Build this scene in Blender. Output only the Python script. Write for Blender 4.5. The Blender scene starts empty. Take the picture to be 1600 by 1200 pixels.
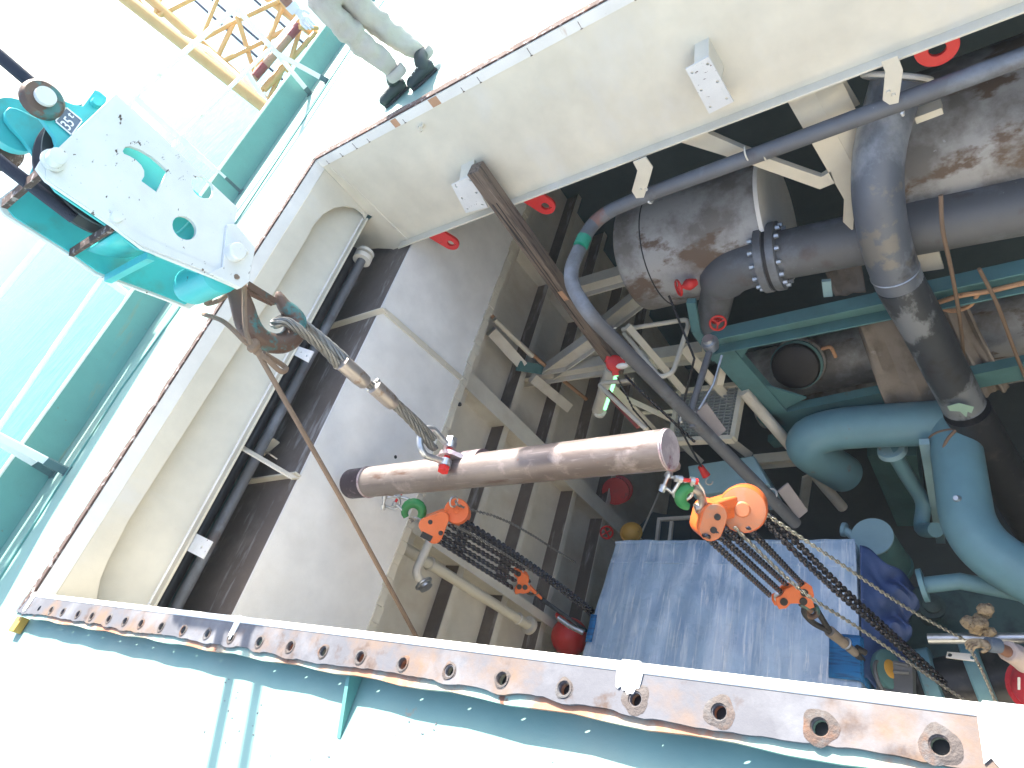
import bpy, bmesh, math, random
from mathutils import Vector, Matrix
from mathutils.geometry import tessellate_polygon
random.seed(7)
SC = bpy.context.scene
COL = SC.collection

# ---------------------------------------------------------------- camera, sky, sun, exposure
ROT = Matrix(((0.78471096, 0.14012696, 0.60381549),
              (0.26243024, 0.80740218, -0.52842415),
              (-0.56156842, 0.57311967, 0.59680379)))
EYE = Vector((0, 0, 1.5))
FPX = 1077.265
cam = bpy.data.cameras.new('camera'); camo = bpy.data.objects.new('camera', cam); COL.objects.link(camo)
cam.sensor_width = 36; cam.lens = FPX / 1600 * 36; cam.clip_start = .05; cam.clip_end = 20000
camo.matrix_world = Matrix.Translation(EYE) @ ROT.to_4x4()
SC.camera = camo
LIGHT = Vector((.45, -.95, -1.0)).normalized()          # direction the sunlight travels
SUN_EL = math.asin(-LIGHT.z)
w = bpy.data.worlds.new('World'); SC.world = w; w.use_nodes = True
nt = w.node_tree; nt.nodes.clear()
sky = nt.nodes.new('ShaderNodeTexSky'); sky.sky_type = 'NISHITA'; sky.sun_disc = False
sky.sun_elevation = SUN_EL; sky.sun_rotation = math.atan2(-LIGHT.x, -LIGHT.y)
sky.dust_density = 2.0; sky.altitude = 0; sky.ozone_density = .7
bg = nt.nodes.new('ShaderNodeBackground'); bg.inputs[1].default_value = .15
wo = nt.nodes.new('ShaderNodeOutputWorld')
nt.links.new(sky.outputs[0], bg.inputs[0]); nt.links.new(bg.outputs[0], wo.inputs[0])
sl = bpy.data.lights.new('sun', 'SUN'); sl.energy = 5.0; sl.angle = math.radians(.53); sl.color = (1, .955, .88)
so = bpy.data.objects.new('sun', sl); COL.objects.link(so)
so.rotation_euler = LIGHT.to_track_quat('-Z', 'Y').to_euler()
SC.view_settings.view_transform = 'Standard'; SC.view_settings.look = 'None'
SC.view_settings.gamma = 1; SC.view_settings.use_curve_mapping = False
SC.view_settings.exposure = 1.95
SC.cycles.max_bounces = 8; SC.cycles.diffuse_bounces = 5; SC.cycles.glossy_bounces = 4
SC.cycles.use_denoising = True

# ---------------------------------------------------------------- image pixel helpers (sight lines from the camera onto chosen planes)
def ray(px, py): return ROT @ Vector((px - 800, 600 - py, -FPX))
def P(px, py, x=None, y=None, z=None, Z=None):
    d = ray(px, py)
    if Z is not None: return EYE + d / FPX * Z
    if x is not None: t = (x - EYE.x) / d.x
    elif y is not None: t = (y - EYE.y) / d.y
    else: t = (z - EYE.z) / d.z
    return EYE + d * t
def dep(p): return -(ROT.transposed() @ (Vector(p) - EYE)).z
def Rp(pix, p): return pix * dep(p) / FPX                # pixels -> metres at p
def zat(px, py, x, y):
    d = ray(px, py); t = (d.x*x + d.y*y) / (d.x*d.x + d.y*d.y); return EYE.z + d.z*t
RIGHT, UP, BACK = ROT.col[0].copy(), ROT.col[1].copy(), ROT.col[2].copy()
V = Vector

# ---------------------------------------------------------------- materials
def M(name, col, rough=.55, metal=0, layers=(), bump=0, bscale=30, bstretch=(1, 1, 1), spec=.5, vary=.10, coat=0):
    m = bpy.data.materials.new(name); m.use_nodes = True; n = m.node_tree.nodes; L = m.node_tree.links
    b = n['Principled BSDF']; b.inputs['Roughness'].default_value = rough; b.inputs['Metallic'].default_value = metal
    b.inputs['Specular IOR Level'].default_value = spec; b.inputs['Coat Weight'].default_value = coat
    tc = n.new('ShaderNodeTexCoord')
    def noise(scale, stretch=(1, 1, 1), det=6, off=0.0):
        mp = n.new('ShaderNodeMapping'); mp.inputs['Scale'].default_value = stretch; mp.inputs['Location'].default_value = (off, off*1.7, -off)
        L.new(tc.outputs['Object'], mp.inputs[0])
        t = n.new('ShaderNodeTexNoise'); t.inputs['Scale'].default_value = scale; t.inputs['Detail'].default_value = det
        t.inputs['Roughness'].default_value = .62; L.new(mp.outputs[0], t.inputs[0]); return t.outputs[0]
    def ramp(src, lo, hi):
        r = n.new('ShaderNodeMapRange'); r.inputs[1].default_value = lo; r.inputs[2].default_value = hi; L.new(src, r.inputs[0]); return r.outputs[0]
    v1 = [c * (1 - vary) for c in col]; v2 = [min(1, c * (1 + vary)) for c in col]
    mx = n.new('ShaderNodeMix'); mx.data_type = 'RGBA'; L.new(ramp(noise(2.3), .3, .7), mx.inputs[0])
    mx.inputs[6].default_value = (*v1, 1); mx.inputs[7].default_value = (*v2, 1); cur = mx.outputs[2]
    rc = None
    for i, ly in enumerate(layers):
        c, sc_, lo, hi = ly[:4]; st = ly[4] if len(ly) > 4 else (1, 1, 1); amt = ly[5] if len(ly) > 5 else 1
        f = ramp(noise(sc_, st, 8, 3.1 * i + 1), lo, hi)
        if amt != 1:
            mm = n.new('ShaderNodeMath'); mm.operation = 'MULTIPLY'; mm.inputs[1].default_value = amt; L.new(f, mm.inputs[0]); f = mm.outputs[0]
        k = n.new('ShaderNodeMix'); k.data_type = 'RGBA'; L.new(f, k.inputs[0]); L.new(cur, k.inputs[6]); k.inputs[7].default_value = (*c, 1); cur = k.outputs[2]
    L.new(cur, b.inputs['Base Color'])
    L.new(ramp(noise(6, off=9), .2, .8), (rr := n.new('ShaderNodeMapRange')).inputs[0])
    rr.inputs[3].default_value = max(.02, rough - .1); rr.inputs[4].default_value = min(1, rough + .12); L.new(rr.outputs[0], b.inputs['Roughness'])
    if bump:
        bp = n.new('ShaderNodeBump'); bp.inputs['Strength'].default_value = bump; bp.inputs['Distance'].default_value = .01
        L.new(noise(bscale, bstretch, 5, 5), bp.inputs['Height']); L.new(bp.outputs[0], b.inputs['Normal'])
    return m
RUST = (.16, .062, .03); DRUST = (.07, .032, .02)
m_cream = M('cream_paint', (.67, .615, .49), .5, layers=[((.58, .50, .37), 1.1, .55, .85, (1, 1, 1), .55), ((.67, .645, .585), 2.2, .58, .7, (.5, 1, .3), .6), ((.40, .26, .15), 5, .70, .80, (1, 1, .5), .5)], bump=.05, bscale=60)
m_rim = M('white_rim_paint', (.78, .76, .70), .5, layers=[((.55, .44, .33), 7, .64, .72, (1, 1, .25), .8), (RUST, 12, .70, .74, (1, 1, .4), .9)], bump=.08)
m_white = M('white_paint', (.70, .69, .655), .45, layers=[((.62, .54, .42), 4, .58, .75, (1, 1, 1), .5), (DRUST, 22, .635, .675, (1, 1, 1.8))], bump=.06)
m_panel = M('pale_grey_paint', (.86, .835, .78), .5, layers=[((.76, .72, .65), 1.4, .5, .8, (1, 1, 1), .5), ((.25, .22, .2), 40, .74, .78)], bump=.04)
m_hold = M('hold_wall_paint', (.70, .66, .57), .6, layers=[((.52, .43, .32), 1.6, .5, .72, (1, 1, .6), .7)], bump=.05)
m_dust = M('brown_dirty_steel', (.15, .12, .10), .8, layers=[((.22, .185, .155), 3, .5, .75), ((.50, .49, .47), 4.5, .56, .70, (1.6, .3, 1), .75)], bump=.2)
m_deck = M('green_deck_paint', (.20, .35, .30), .55, layers=[((.28, .35, .285), 1.2, .5, .8), ((.40, .24, .14), 7, .70, .76, (1, 1, 1), .8), ((.08, .07, .06), 24, .745, .76)], bump=.08)
m_green = M('green_paint', (.10, .27, .235), .5, layers=[((.30, .22, .11), 2.0, .60, .74, (.5, .4, 3), .8), (RUST, 14, .68, .73)], bump=.08)
m_gflange = M('flange_paint', (.25, .36, .29), .6, layers=[((.36, .165, .09), 3.2, .44, .56), (RUST, 9, .60, .66)], bump=.2)
m_gasket = M('worn_grey_flange', (.088, .088, .098), .72, 0, layers=[((.15, .095, .06), 4, .50, .66), ((.06, .034, .022), 8, .58, .68), ((.15, .152, .162), 3, .54, .68)], bump=.14, bscale=30)
m_ring = M('pitted_rusty_steel', (.075, .06, .052), .78, 0, layers=[((.15, .07, .035), 9, .53, .68), ((.10, .096, .094), 22, .50, .66)], bump=.5, bscale=90)
m_rustlip = M('flaking_rust', (.075, .045, .035), .85, layers=[((.34, .29, .27), 22, .56, .62), ((.16, .07, .04), 9, .6, .7), ((.05, .03, .028), 14, .58, .66)], bump=.8, bscale=60)
m_primer = M('bare_primer_patch', (.48, .27, .15), .6, layers=[(RUST, 20, .6, .7)], bump=.1)
m_primer2 = M('red_brown_primer', (.20, .10, .075), .6, layers=[((.16, .15, .15), 9, .5, .65)], bump=.1)
m_red = M('red_paint', (.60, .022, .02), .42, layers=[((.35, .02, .02), 9, .6, .7)], bump=.05)
m_teal = M('bright_teal_paint', (.05, .47, .47), .42, layers=[((.08, .30, .26), 3, .55, .7), (DRUST, 13, .69, .73)], bump=.06)
m_frame = M('teal_machinery_paint', (.09, .215, .22), .55, layers=[((.07, .15, .15), 2, .5, .75), ((.15, .09, .06), 9, .67, .74)], bump=.06)
m_bluepipe = M('pale_blue_pipe_paint', (.155, .315, .37), .42, layers=[((.15, .28, .31), 1.5, .5, .8), ((.22, .15, .10), 4, .66, .74), ((.03, .04, .04), 30, .75, .77)], bump=.04)
m_palebox = M('light_blue_box_paint', (.30, .47, .52), .5, bump=.03)
m_greypipe = M('grey_primed_pipe', (.125, .13, .138), .55, .1, layers=[((.22, .24, .265), 2.2, .52, .68), ((.10, .085, .08), 3, .58, .7), ((.55, .53, .5), 16, .73, .76)], bump=.1)
m_bigpipe = M('blue_grey_worn_pipe', (.125, .14, .165), .42, .15, layers=[((.30, .325, .355), 1.9, .49, .6, (1, 1, .7)), ((.20, .19, .17), 2.7, .56, .6), ((.05, .05, .055), 3, .6, .7), ((.5, .5, .5), 17, .74, .77, (1, 1, .2))], bump=.1)
m_worn = M('dark_scraped_pipe', (.05, .055, .062), .45, .2, layers=[((.22, .235, .25), 1.5, .52, .56, (1, 1, .6)), ((.035, .03, .03), 3, .55, .7), ((.4, .4, .4), 22, .73, .76)], bump=.1)
m_darkpipe = M('black_oily_pipe', (.032, .034, .038), .38, .3, layers=[((.10, .09, .085), 4, .55, .75)], bump=.1)
m_lagging = M('worn_metal_lagging', (.20, .185, .17), .6, .2, layers=[((.40, .395, .385), 1.8, .42, .56, (1, 1, 1)), ((.15, .105, .075), 2.9, .56, .62, (.6, 1, 1)), ((.45, .45, .47), 8, .68, .72)], bump=.25, bscale=14)
m_cloth = M('dusty_brown_blanket', (.25, .215, .185), .85, layers=[((.15, .12, .09), 3, .5, .7), ((.36, .34, .32), 4, .6, .7)], bump=.4, bscale=9)
m_wood = M('weathered_timber', (.17, .125, .09), .8, layers=[((.055, .04, .03), 9, .5, .62, (5, 5, .25)), ((.27, .21, .16), 14, .6, .7, (5, 5, .2))], bump=.7, bscale=25, bstretch=(5, 5, .2))
m_bare = M('mill_scale_steel_pipe', (.215, .182, .165), .42, .40, layers=[((.15, .115, .10), 1.3, .48, .62, (.5, 1, 1), .8), ((.36, .30, .275), 5, .54, .66), ((.32, .27, .25), 34, .60, .66, (.15, 2, 2), .7), ((.13, .075, .055), 4, .6, .68, (.4, 2, 2)), ((.23, .11, .07), 15, .68, .72)], bump=.2, bscale=38)
m_burn = M('purple_black_scale', (.055, .04, .05), .5, .5, layers=[((.16, .12, .14), 20, .55, .65)], bump=.2)
m_weld = M('ground_weld_metal', (.50, .42, .42), .4, .6, layers=[((.36, .24, .26), 18, .5, .65)], bump=.3)
m_galv = M('galvanised_steel', (.52, .54, .56), .36, .85, layers=[((.34, .33, .31), 10, .5, .7)], bump=.08)
m_strand = M('wire_strand_steel', (.20, .195, .18), .42, .55, layers=[((.15, .12, .09), 12, .52, .68)], bump=.1)
m_ferrule = M('swaged_ferrule', (.42, .375, .335), .4, .7, layers=[((.28, .20, .15), 16, .55, .65)], bump=.1)
m_hook = M('corroded_bronze_hook', (.13, .08, .058), .5, .3, layers=[((.06, .17, .165), 8, .53, .60), ((.09, .30, .32), 4, .60, .66), ((.05, .035, .03), 16, .62, .68)], bump=.4, bscale=35)
m_orange = M('orange_hoist_paint', (.72, .145, .03), .38, layers=[((.50, .11, .03), 12, .6, .7)], bump=.04, coat=.2)
m_oface = M('scuffed_orange_face', (.56, .20, .09), .5, layers=[((.40, .22, .15), 8, .5, .65)], bump=.05)
m_hgreen = M('hook_green_paint', (.02, .20, .055), .4, layers=[((.03, .10, .04), 14, .58, .7)], bump=.06)
m_chain = M('black_load_chain', (.06, .058, .07), .16, .7)
m_hchain = M('zinc_hand_chain', (.36, .36, .33), .3, .9)
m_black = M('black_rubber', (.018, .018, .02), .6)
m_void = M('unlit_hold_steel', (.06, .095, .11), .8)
m_rope = M('brown_hemp_rope', (.22, .15, .10), .9, bump=.8, bscale=120)
m_drope = M('greased_wire_rope', (.022, .024, .045), .45, .4, bump=.6, bscale=160)
m_yellow = M('boom_yellow_paint', (.70, .40, .13), .5, layers=[((.60, .30, .10), 3, .6, .7)])
m_boomred = M('boom_rust_red', (.30, .06, .05), .6)
m_cable = M('boom_cable', (.04, .055, .09), .5)
m_ptape = M('pale_green_tape', (.30, .46, .38), .6)
m_tan = M('tan_workwear', (.42, .385, .335), .9, layers=[((.33, .30, .26), 5, .5, .7)], bump=.3, bscale=18)
m_boot = M('dark_leather_boot', (.022, .035, .032), .55, bump=.2)
m_skin = M('tanned_skin', (.24, .115, .075), .55)
m_glove = M('white_cotton_glove', (.62, .64, .72), .9, bump=.3, bscale=90)
m_tglove = M('dirty_tan_glove', (.40, .31, .20), .9, layers=[((.14, .09, .06), 20, .5, .65)], bump=.4, bscale=90)
m_sleeve = M('pale_pink_sleeve', (.52, .44, .42), .9, bump=.3, bscale=20)
m_helmet = M('red_helmet', (.52, .03, .05), .3)
m_web = M('blue_webbing', (.01, .16, .42), .7, layers=[((.01, .08, .22), 30, .5, .6, (.1, 1, 1))], bump=.5, bscale=80, bstretch=(.1, 1, 1))
m_plate = M('nameplate_blue_grey', (.12, .16, .22), .5)
m_letter = M('white_lettering', (.8, .8, .8), .5)
m_flag = M('green_tape', (.01, .23, .14), .5)
m_ceil = M('overhead_deck_steel', (.25, .25, .23), .7)
m_floor = M('hold_floor', (.09, .11, .115), .7)
m_yel = M('yellow_paint', (.55, .30, .05), .5, layers=[(RUST, 10, .6, .7)])
m_grate = M('galvanised_grating', (.42, .43, .41), .5, .5)
m_engine = M('dark_engine_paint', (.065, .13, .13), .5, layers=[((.03, .05, .05), 3, .5, .7), ((.12, .06, .035), 7, .66, .73)], bump=.1)
m_paper = M('grey_board', (.36, .32, .31), .8)
m_hull = M('hull_paint', (.10, .2, .2), .5)

def water():
    m = bpy.data.materials.new('sea_water'); m.use_nodes = True; n = m.node_tree.nodes; L = m.node_tree.links
    b = n['Principled BSDF']; b.inputs['Roughness'].default_value = .5; b.inputs['Specular IOR Level'].default_value = .06
    tc = n.new('ShaderNodeTexCoord'); h = []
    for s, st in ((.9, (1, .45, 1)), (.16, (1, .6, 1))):
        mp = n.new('ShaderNodeMapping'); mp.inputs['Scale'].default_value = st; mp.inputs['Rotation'].default_value = (0, 0, .5)
        L.new(tc.outputs['Object'], mp.inputs[0]); t = n.new('ShaderNodeTexNoise'); t.inputs['Scale'].default_value = s; t.inputs['Detail'].default_value = 6
        L.new(mp.outputs[0], t.inputs[0]); h.append(t.outputs[0])
    a = n.new('ShaderNodeMath'); a.operation = 'ADD'; L.new(h[0], a.inputs[0]); L.new(h[1], a.inputs[1])
    bp = n.new('ShaderNodeBump'); bp.inputs['Strength'].default_value = .5; bp.inputs['Distance'].default_value = .6
    L.new(a.outputs[0], bp.inputs['Height']); L.new(bp.outputs[0], b.inputs['Normal'])
    r = n.new('ShaderNodeMix'); r.data_type = 'RGBA'; L.new(h[1], r.inputs[0]); r.inputs[6].default_value = (.03, .155, .195, 1); r.inputs[7].default_value = (.055, .20, .235, 1)
    L.new(r.outputs[2], b.inputs['Base Color']); return m
m_sea = water()

def film():
    """stretch film over a blue crate: pale streaks running with the wrap"""
    m = M('stretch_wrapped_blue', (.37, .52, .70), .28, layers=[((.26, .40, .61), 1.6, .46, .64), ((.52, .64, .80), 2.2, .48, .66, (2.4, .6, 1)), ((.68, .77, .87), 6.5, .55, .66, (2.6, .22, 1), .6), ((.82, .86, .91), 13, .57, .65, (2.6, .14, 1), .65), ((.27, .41, .61), 9, .60, .68, (2.2, .2, 1), .45)], bump=.5, bscale=11, bstretch=(2.6, .2, 1), coat=.2)
    for n_ in m.node_tree.nodes:
        if n_.type == 'TEX_NOISE': n_.inputs['Distortion'].default_value = .55
    return m
m_film = film()
m_tarp = M('blue_tarpaulin', (.04, .08, .22), .5, layers=[((.33, .40, .62), 11, .66, .69, (.25, 2, .6))], bump=.5, bscale=8)
def emis(name, c, s):
    m = bpy.data.materials.new(name); m.use_nodes = True; b = m.node_tree.nodes['Principled BSDF']
    b.inputs['Base Color'].default_value = (*c, 1); b.inputs['Emission Color'].default_value = (*c, 1); b.inputs['Emission Strength'].default_value = s; return m
m_lamp = emis('lit_fluorescent_tube', (.30, 1, .45), .55)

# ---------------------------------------------------------------- mesh builder
class MB:
    def __init__(s): s.v = []; s.f = []; s.sm = []
    def add(s, vs, fs, smooth=False):
        o = len(s.v); s.v += [V(q) for q in vs]
        for f in fs: s.f.append([o + i for i in f]); s.sm.append(smooth)
        return s
    def hexa(s, c8): return s.add(c8, [(0, 3, 2, 1), (4, 5, 6, 7), (0, 1, 5, 4), (1, 2, 6, 5), (2, 3, 7, 6), (3, 0, 4, 7)])
    def box(s, x0, x1, y0, y1, z0, z1):
        return s.hexa([(x0, y0, z0), (x1, y0, z0), (x1, y1, z0), (x0, y1, z0), (x0, y0, z1), (x1, y0, z1), (x1, y1, z1), (x0, y1, z1)])
    def bar(s, a, b, w, h, up=(0, 0, 1)):
        a, b = V(a), V(b); d = (b - a).normalized(); u = V(up)
        sd = d.cross(u); sd = (d.cross(V((1, 0, .1))) if sd.length < .02 else sd).normalized(); u = sd.cross(d).normalized()
        sd *= w / 2; u *= h / 2
        return s.hexa([a - sd - u, a + sd - u, a + sd + u, a - sd + u, b - sd - u, b + sd - u, b + sd + u, b - sd + u])
    def angle(s, a, b, w, t, up=(0, 0, 1)):
        """L section: two legs"""
        a, b = V(a), V(b); d = (b - a).normalized(); u = V(up); sd = d.cross(u).normalized(); u = sd.cross(d).normalized()
        s.bar(a, b, w, t, up); o = sd * (w/2 - t/2) - u * (w/2 + t*.5); s.bar(a + o, b + o, t, w - .002, up); return s
    def ibeam(s, a, b, w, h, t, up=(0, 0, 1)):
        a, b = V(a), V(b); d = (b - a).normalized(); sd = d.cross(V(up)).normalized(); u = sd.cross(d).normalized()
        s.bar(a, b, t, h - 2*t, u); s.bar(a + u*(h/2 - t/2), b + u*(h/2 - t/2), w, t, u); s.bar(a - u*(h/2 - t/2), b - u*(h/2 - t/2), w, t, u); return s
    def tube(s, pts, r, n=12, caps=True, closed=False, twist=0, flat=None):
        pts = [V(q) for q in pts]; m = len(pts); rs = r if isinstance(r, (list, tuple)) else [r] * m
        tang = []
        for i in range(m):
            a = pts[(i - 1) % m] if (closed or i) else pts[i]; b = pts[(i + 1) % m] if (closed or i < m - 1) else pts[i]
            tang.append((b - a).normalized())
        nrm = tang[0].orthogonal().normalized() if flat is None else (V(flat) - tang[0] * V(flat).dot(tang[0])).normalized()
        vs = []
        for i in range(m):
            if i:
                q = tang[i - 1].rotation_difference(tang[i]); nrm = q @ nrm
                nrm = (nrm - tang[i] * nrm.dot(tang[i])).normalized()
            bn = tang[i].cross(nrm)
            for k in range(n):
                a = 2 * math.pi * k / n; vs.append(pts[i] + (nrm * math.cos(a) + bn * math.sin(a)) * rs[i])
        fs = []
        for i in range(m if closed else m - 1):
            j = (i + 1) % m
            for k in range(n): fs.append((i*n + k, i*n + (k+1) % n, j*n + (k+1) % n, j*n + k))
        s.add(vs, fs, True)
        if caps and not closed:
            o = len(s.v) - m * n
            s.f.append([o + k for k in reversed(range(n))]); s.sm.append(False)
            s.f.append([o + (m-1)*n + k for k in range(n)]); s.sm.append(False)
        return s
    def lathe(s, o, ax, prof, n=24, ang=2 * math.pi):
        """prof: (distance along axis, radius)"""
        o = V(o); ax = V(ax).normalized(); e = ax.orthogonal().normalized(); g = ax.cross(e); vs = []
        for t, r in prof:
            for k in range(n):
                a = ang * k / n; vs.append(o + ax*t + (e*math.cos(a) + g*math.sin(a)) * r)
        fs = []
        for i in range(len(prof) - 1):
            for k in range(n): fs.append((i*n + k, i*n + (k+1) % n, (i+1)*n + (k+1) % n, (i+1)*n + k))
        s.add(vs, fs, True)
        q = len(s.v) - len(prof) * n
        if prof[0][1] > 1e-6: s.f.append([q + k for k in reversed(range(n))]); s.sm.append(False)
        if prof[-1][1] > 1e-6: s.f.append([q + (len(prof)-1)*n + k for k in range(n)]); s.sm.append(False)
        return s
    def cyl(s, a, b, r, n=20): a, b = V(a), V(b); return s.lathe(a, b - a, [(0, r), ((b - a).length, r)], n)
    def ball(s, c, r, n=14, sq=(1, 1, 1)):
        k = n // 2; i0 = len(s.v)
        s.lathe((0, 0, 0), (0, 0, 1), [(-math.cos(math.pi*i/k) * r, max(1e-7, math.sin(math.pi*i/k) * r)) for i in range(k + 1)], n)
        for i in range(i0, len(s.v)): q = s.v[i]; s.v[i] = V((q.x*sq[0], q.y*sq[1], q.z*sq[2])) + V(c)
        return s
    def prism(s, outer, ext, holes=()):
        """polygon (3D points in one plane) with holes, pushed along ext"""
        loops = [[V(q) for q in outer]] + [[V(q) for q in h] for h in holes]; ext = V(ext)
        flat = [q for l in loops for q in l]; tri = tessellate_polygon(loops); N = len(flat)
        s.add(flat + [q + ext for q in flat], [tuple(t) for t in tri] + [tuple(N + i for i in reversed(t)) for t in tri])
        o = len(s.v) - 2 * N; b = 0
        for l in loops:
            for i in range(len(l)):
                j = (i + 1) % len(l); s.f.append([o+b+i, o+b+j, o+N+b+j, o+N+b+i]); s.sm.append(False)
            b += len(l)
        return s
    def torus(s, c, ax, R, r, n=24, m=8, a0=0, a1=2*math.pi):
        ax = V(ax).normalized(); e = ax.orthogonal().normalized(); g = ax.cross(e); full = a1 - a0 > 6.28
        k = n if full else n + 1
        return s.tube([V(c) + (e*math.cos(a0 + (a1-a0)*i/n) + g*math.sin(a0 + (a1-a0)*i/n)) * R for i in range(k)], r, m, closed=full)
    def mesh(s, name, mats, off=V((0, 0, 0)), world=False):
        me = bpy.data.meshes.new(name); me.from_pydata([(T(q) if world else q * EYE_SCALE[0]) - off for q in s.v], [], s.f)
        me.polygons.foreach_set('use_smooth', s.sm)
        for m in (mats if isinstance(mats, (list, tuple)) else [mats]): me.materials.append(m)
        bm = bmesh.new(); bm.from_mesh(me); bmesh.ops.recalc_face_normals(bm, faces=bm.faces); bm.to_mesh(me); bm.free()
        me.set_sharp_from_angle(angle=math.radians(42)); return me
EYE_SCALE = [1.0, 0.0]                                          # model scale and drop: together a uniform enlargement about the camera position
def T(q): return V(q) * EYE_SCALE[0] + V((0, 0, EYE_SCALE[1]))
def origin_of(o):
    p = V((0, 0, 0))
    while o: p = p + o.location; o = o.parent
    return p
def obj(name, mb, mat, parent=None, label=None, bevel=0, kind=None):
    """one mesh object; vertices given in world space"""
    if parent is None:
        lo = T([min(q[i] for q in mb.v) for i in range(3)]); hi = T([max(q[i] for q in mb.v) for i in range(3)]); off = V(((lo.x+hi.x)/2, (lo.y+hi.y)/2, lo.z))
    else: off = origin_of(parent)
    o = bpy.data.objects.new(name, mb.mesh(name, mat, off, True)); COL.objects.link(o)
    if parent is None: o.location = off
    else: o.parent = parent
    if label: o['label'] = label
    if kind: o['kind'] = kind
    if bevel:
        b = o.modifiers.new('bevel', 'BEVEL'); b.width = bevel * EYE_SCALE[0]; b.segments = 2; b.limit_method = 'ANGLE'; b.angle_limit = math.radians(50)
    return o
def thing(name, label, cat, loc, group=None):
    o = bpy.data.objects.new(name, None); COL.objects.link(o); o.location = T(loc); o.empty_display_size = .1
    o['label'] = label; o['category'] = cat
    if group: o['group'] = group
    return o
def solo(name, mb, mat, label, cat, group=None, bevel=0):
    o = obj(name, mb, mat, None, label, bevel); o['category'] = cat
    if group: o['group'] = group
    return o
def arc(c, e, g, r, a0, a1, n): return [V(c) + (V(e)*math.cos(a0+(a1-a0)*i/n) + V(g)*math.sin(a0+(a1-a0)*i/n)) * r for i in range(n + 1)]
def fillet(pts, r, n=6):
    """round the inner corners of a polyline"""
    pts = [V(q) for q in pts]; out = [pts[0]]
    for i in range(1, len(pts) - 1):
        a, b, c = pts[i-1], pts[i], pts[i+1]; u = (a-b).normalized(); v = (c-b).normalized(); rr = r[i-1] if isinstance(r, (list, tuple)) else r
        d = min(rr, (a-b).length*.48, (c-b).length*.48); p0, p1 = b + u*d, b + v*d
        for k in range(n + 1): t = k/n; out.append(p0*(1-t)**2 + b*2*t*(1-t) + p1*t*t)
    return out + [pts[-1]]
def circ(c, e, g, r, n=14, r2=None): return [V(c) + V(e)*math.cos(2*math.pi*i/n)*r + V(g)*math.sin(2*math.pi*i/n)*(r2 or r) for i in range(n)]
X, Y, Zv = V((1, 0, 0)), V((0, 1, 0)), V((0, 0, 1))
ZD = -.08                                                 # deck level; coaming top is z = 0
XL, YF, YN = -4.68, 4.29, .385                            # inner faces of the hatch
XR = 4.2

# ================================================================ SETTING
def struct(name, mb, mat): return obj(name, mb, mat, kind='structure')
b = MB()
BW = [(-6.74, 16), (-6.62, 10), (-6.53, 7.68), (-6.39, 4.78), (-6.24, 3), (-6.16, 2.1), (-6.08, 1.1), (-6.0, 0), (-5.85, -3), (-5.7, -6)]
out = [(x - .12, y, ZD) for x, y in BW] + [(9, -6, ZD), (9, 16, ZD)]
b.prism(out, (0, 0, -.02), [[(XL - .02, YN + .012, ZD), (XR, YN + .012, ZD), (XR, YF + .02, ZD), (XL - .02, YF + .02, ZD)]])
struct('deck', b, m_deck)
b = MB(); R_ = 6000
b.add([(-R_, -R_, -9), (R_, -R_, -9), (R_, R_, -9), (-R_, R_, -9)], [(0, 1, 2, 3)]); struct('sea', b, m_sea)
b = MB()
for (x0, y0), (x1, y1) in zip(BW, BW[1:]): b.add([(x0-.10, y0, ZD-.021), (x1-.10, y1, ZD-.021), (x1-.10, y1, -9.5), (x0-.10, y0, -9.5)], [(0, 1, 2, 3)])
struct('ship_side', b, m_hull)
b = MB(); b.box(-5.5, 5.5, -1.2, 8.5, -8.2, -8.0); struct('hold_floor', b, m_floor)
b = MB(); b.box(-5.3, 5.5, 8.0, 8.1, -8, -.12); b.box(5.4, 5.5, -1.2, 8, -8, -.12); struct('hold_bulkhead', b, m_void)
b = MB(); b.box(-5.3, 5.5, -1.3, -1.2, -8, -.12); struct('casing_bulkhead', b, m_cream)
b = MB(); b.box(-5.9, XL - .16, -1.2, 8, -.125, -.105); b.box(XL - .16, 5.4, YF + .03, 8, -.125, -.105); b.box(XL - .1, 5.4, -1.2, YN - .002, -.125, -.105); b.box(XR + .02, 5.4, YN, YF + .03, -.125, -.105); struct('hold_ceiling', b, m_ceil)

# ---------------------------------------------------------------- bulwark along the ship side
t = thing('bulwark', 'low green steel bulwark bar along the ship side above the sea', 'bulwark', (-6.3, 4, ZD))
b = MB()
H0 = .285
for (x0, y0), (x1, y1) in zip(BW, BW[1:]):
    b.hexa([(x0-.012, y0, ZD+.001), (x1-.012, y1, ZD+.001), (x1, y1, ZD+.001), (x0, y0, ZD+.001), (x0-.012, y0, ZD+H0), (x1-.012, y1, ZD+H0), (x1, y1, ZD+H0), (x0, y0, ZD+H0)])
obj('side_plate', b, m_green, t)
b = MB()
b.tube([(x - .006, y, ZD + H0 + .006) for x, y in BW], .014, 8); obj('top_edge', b, m_rim, t)
b = MB(); DL = [P(600, 2, z=ZD), P(545, 82, z=ZD), P(452, 223, z=ZD), P(277, 488, z=ZD), P(189, 610, z=ZD), P(80, 780, z=ZD), P(0, 905, z=ZD), P(-60, 1000, z=ZD)]
for p, q in zip(DL, DL[1:]): b.bar(p + Zv*.007, q + Zv*.007, .014, .012)
solo('waterway_bar', b, m_green, 'thin raised bar running along the deck just inboard of the green bulwark', 'deck bar')

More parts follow.
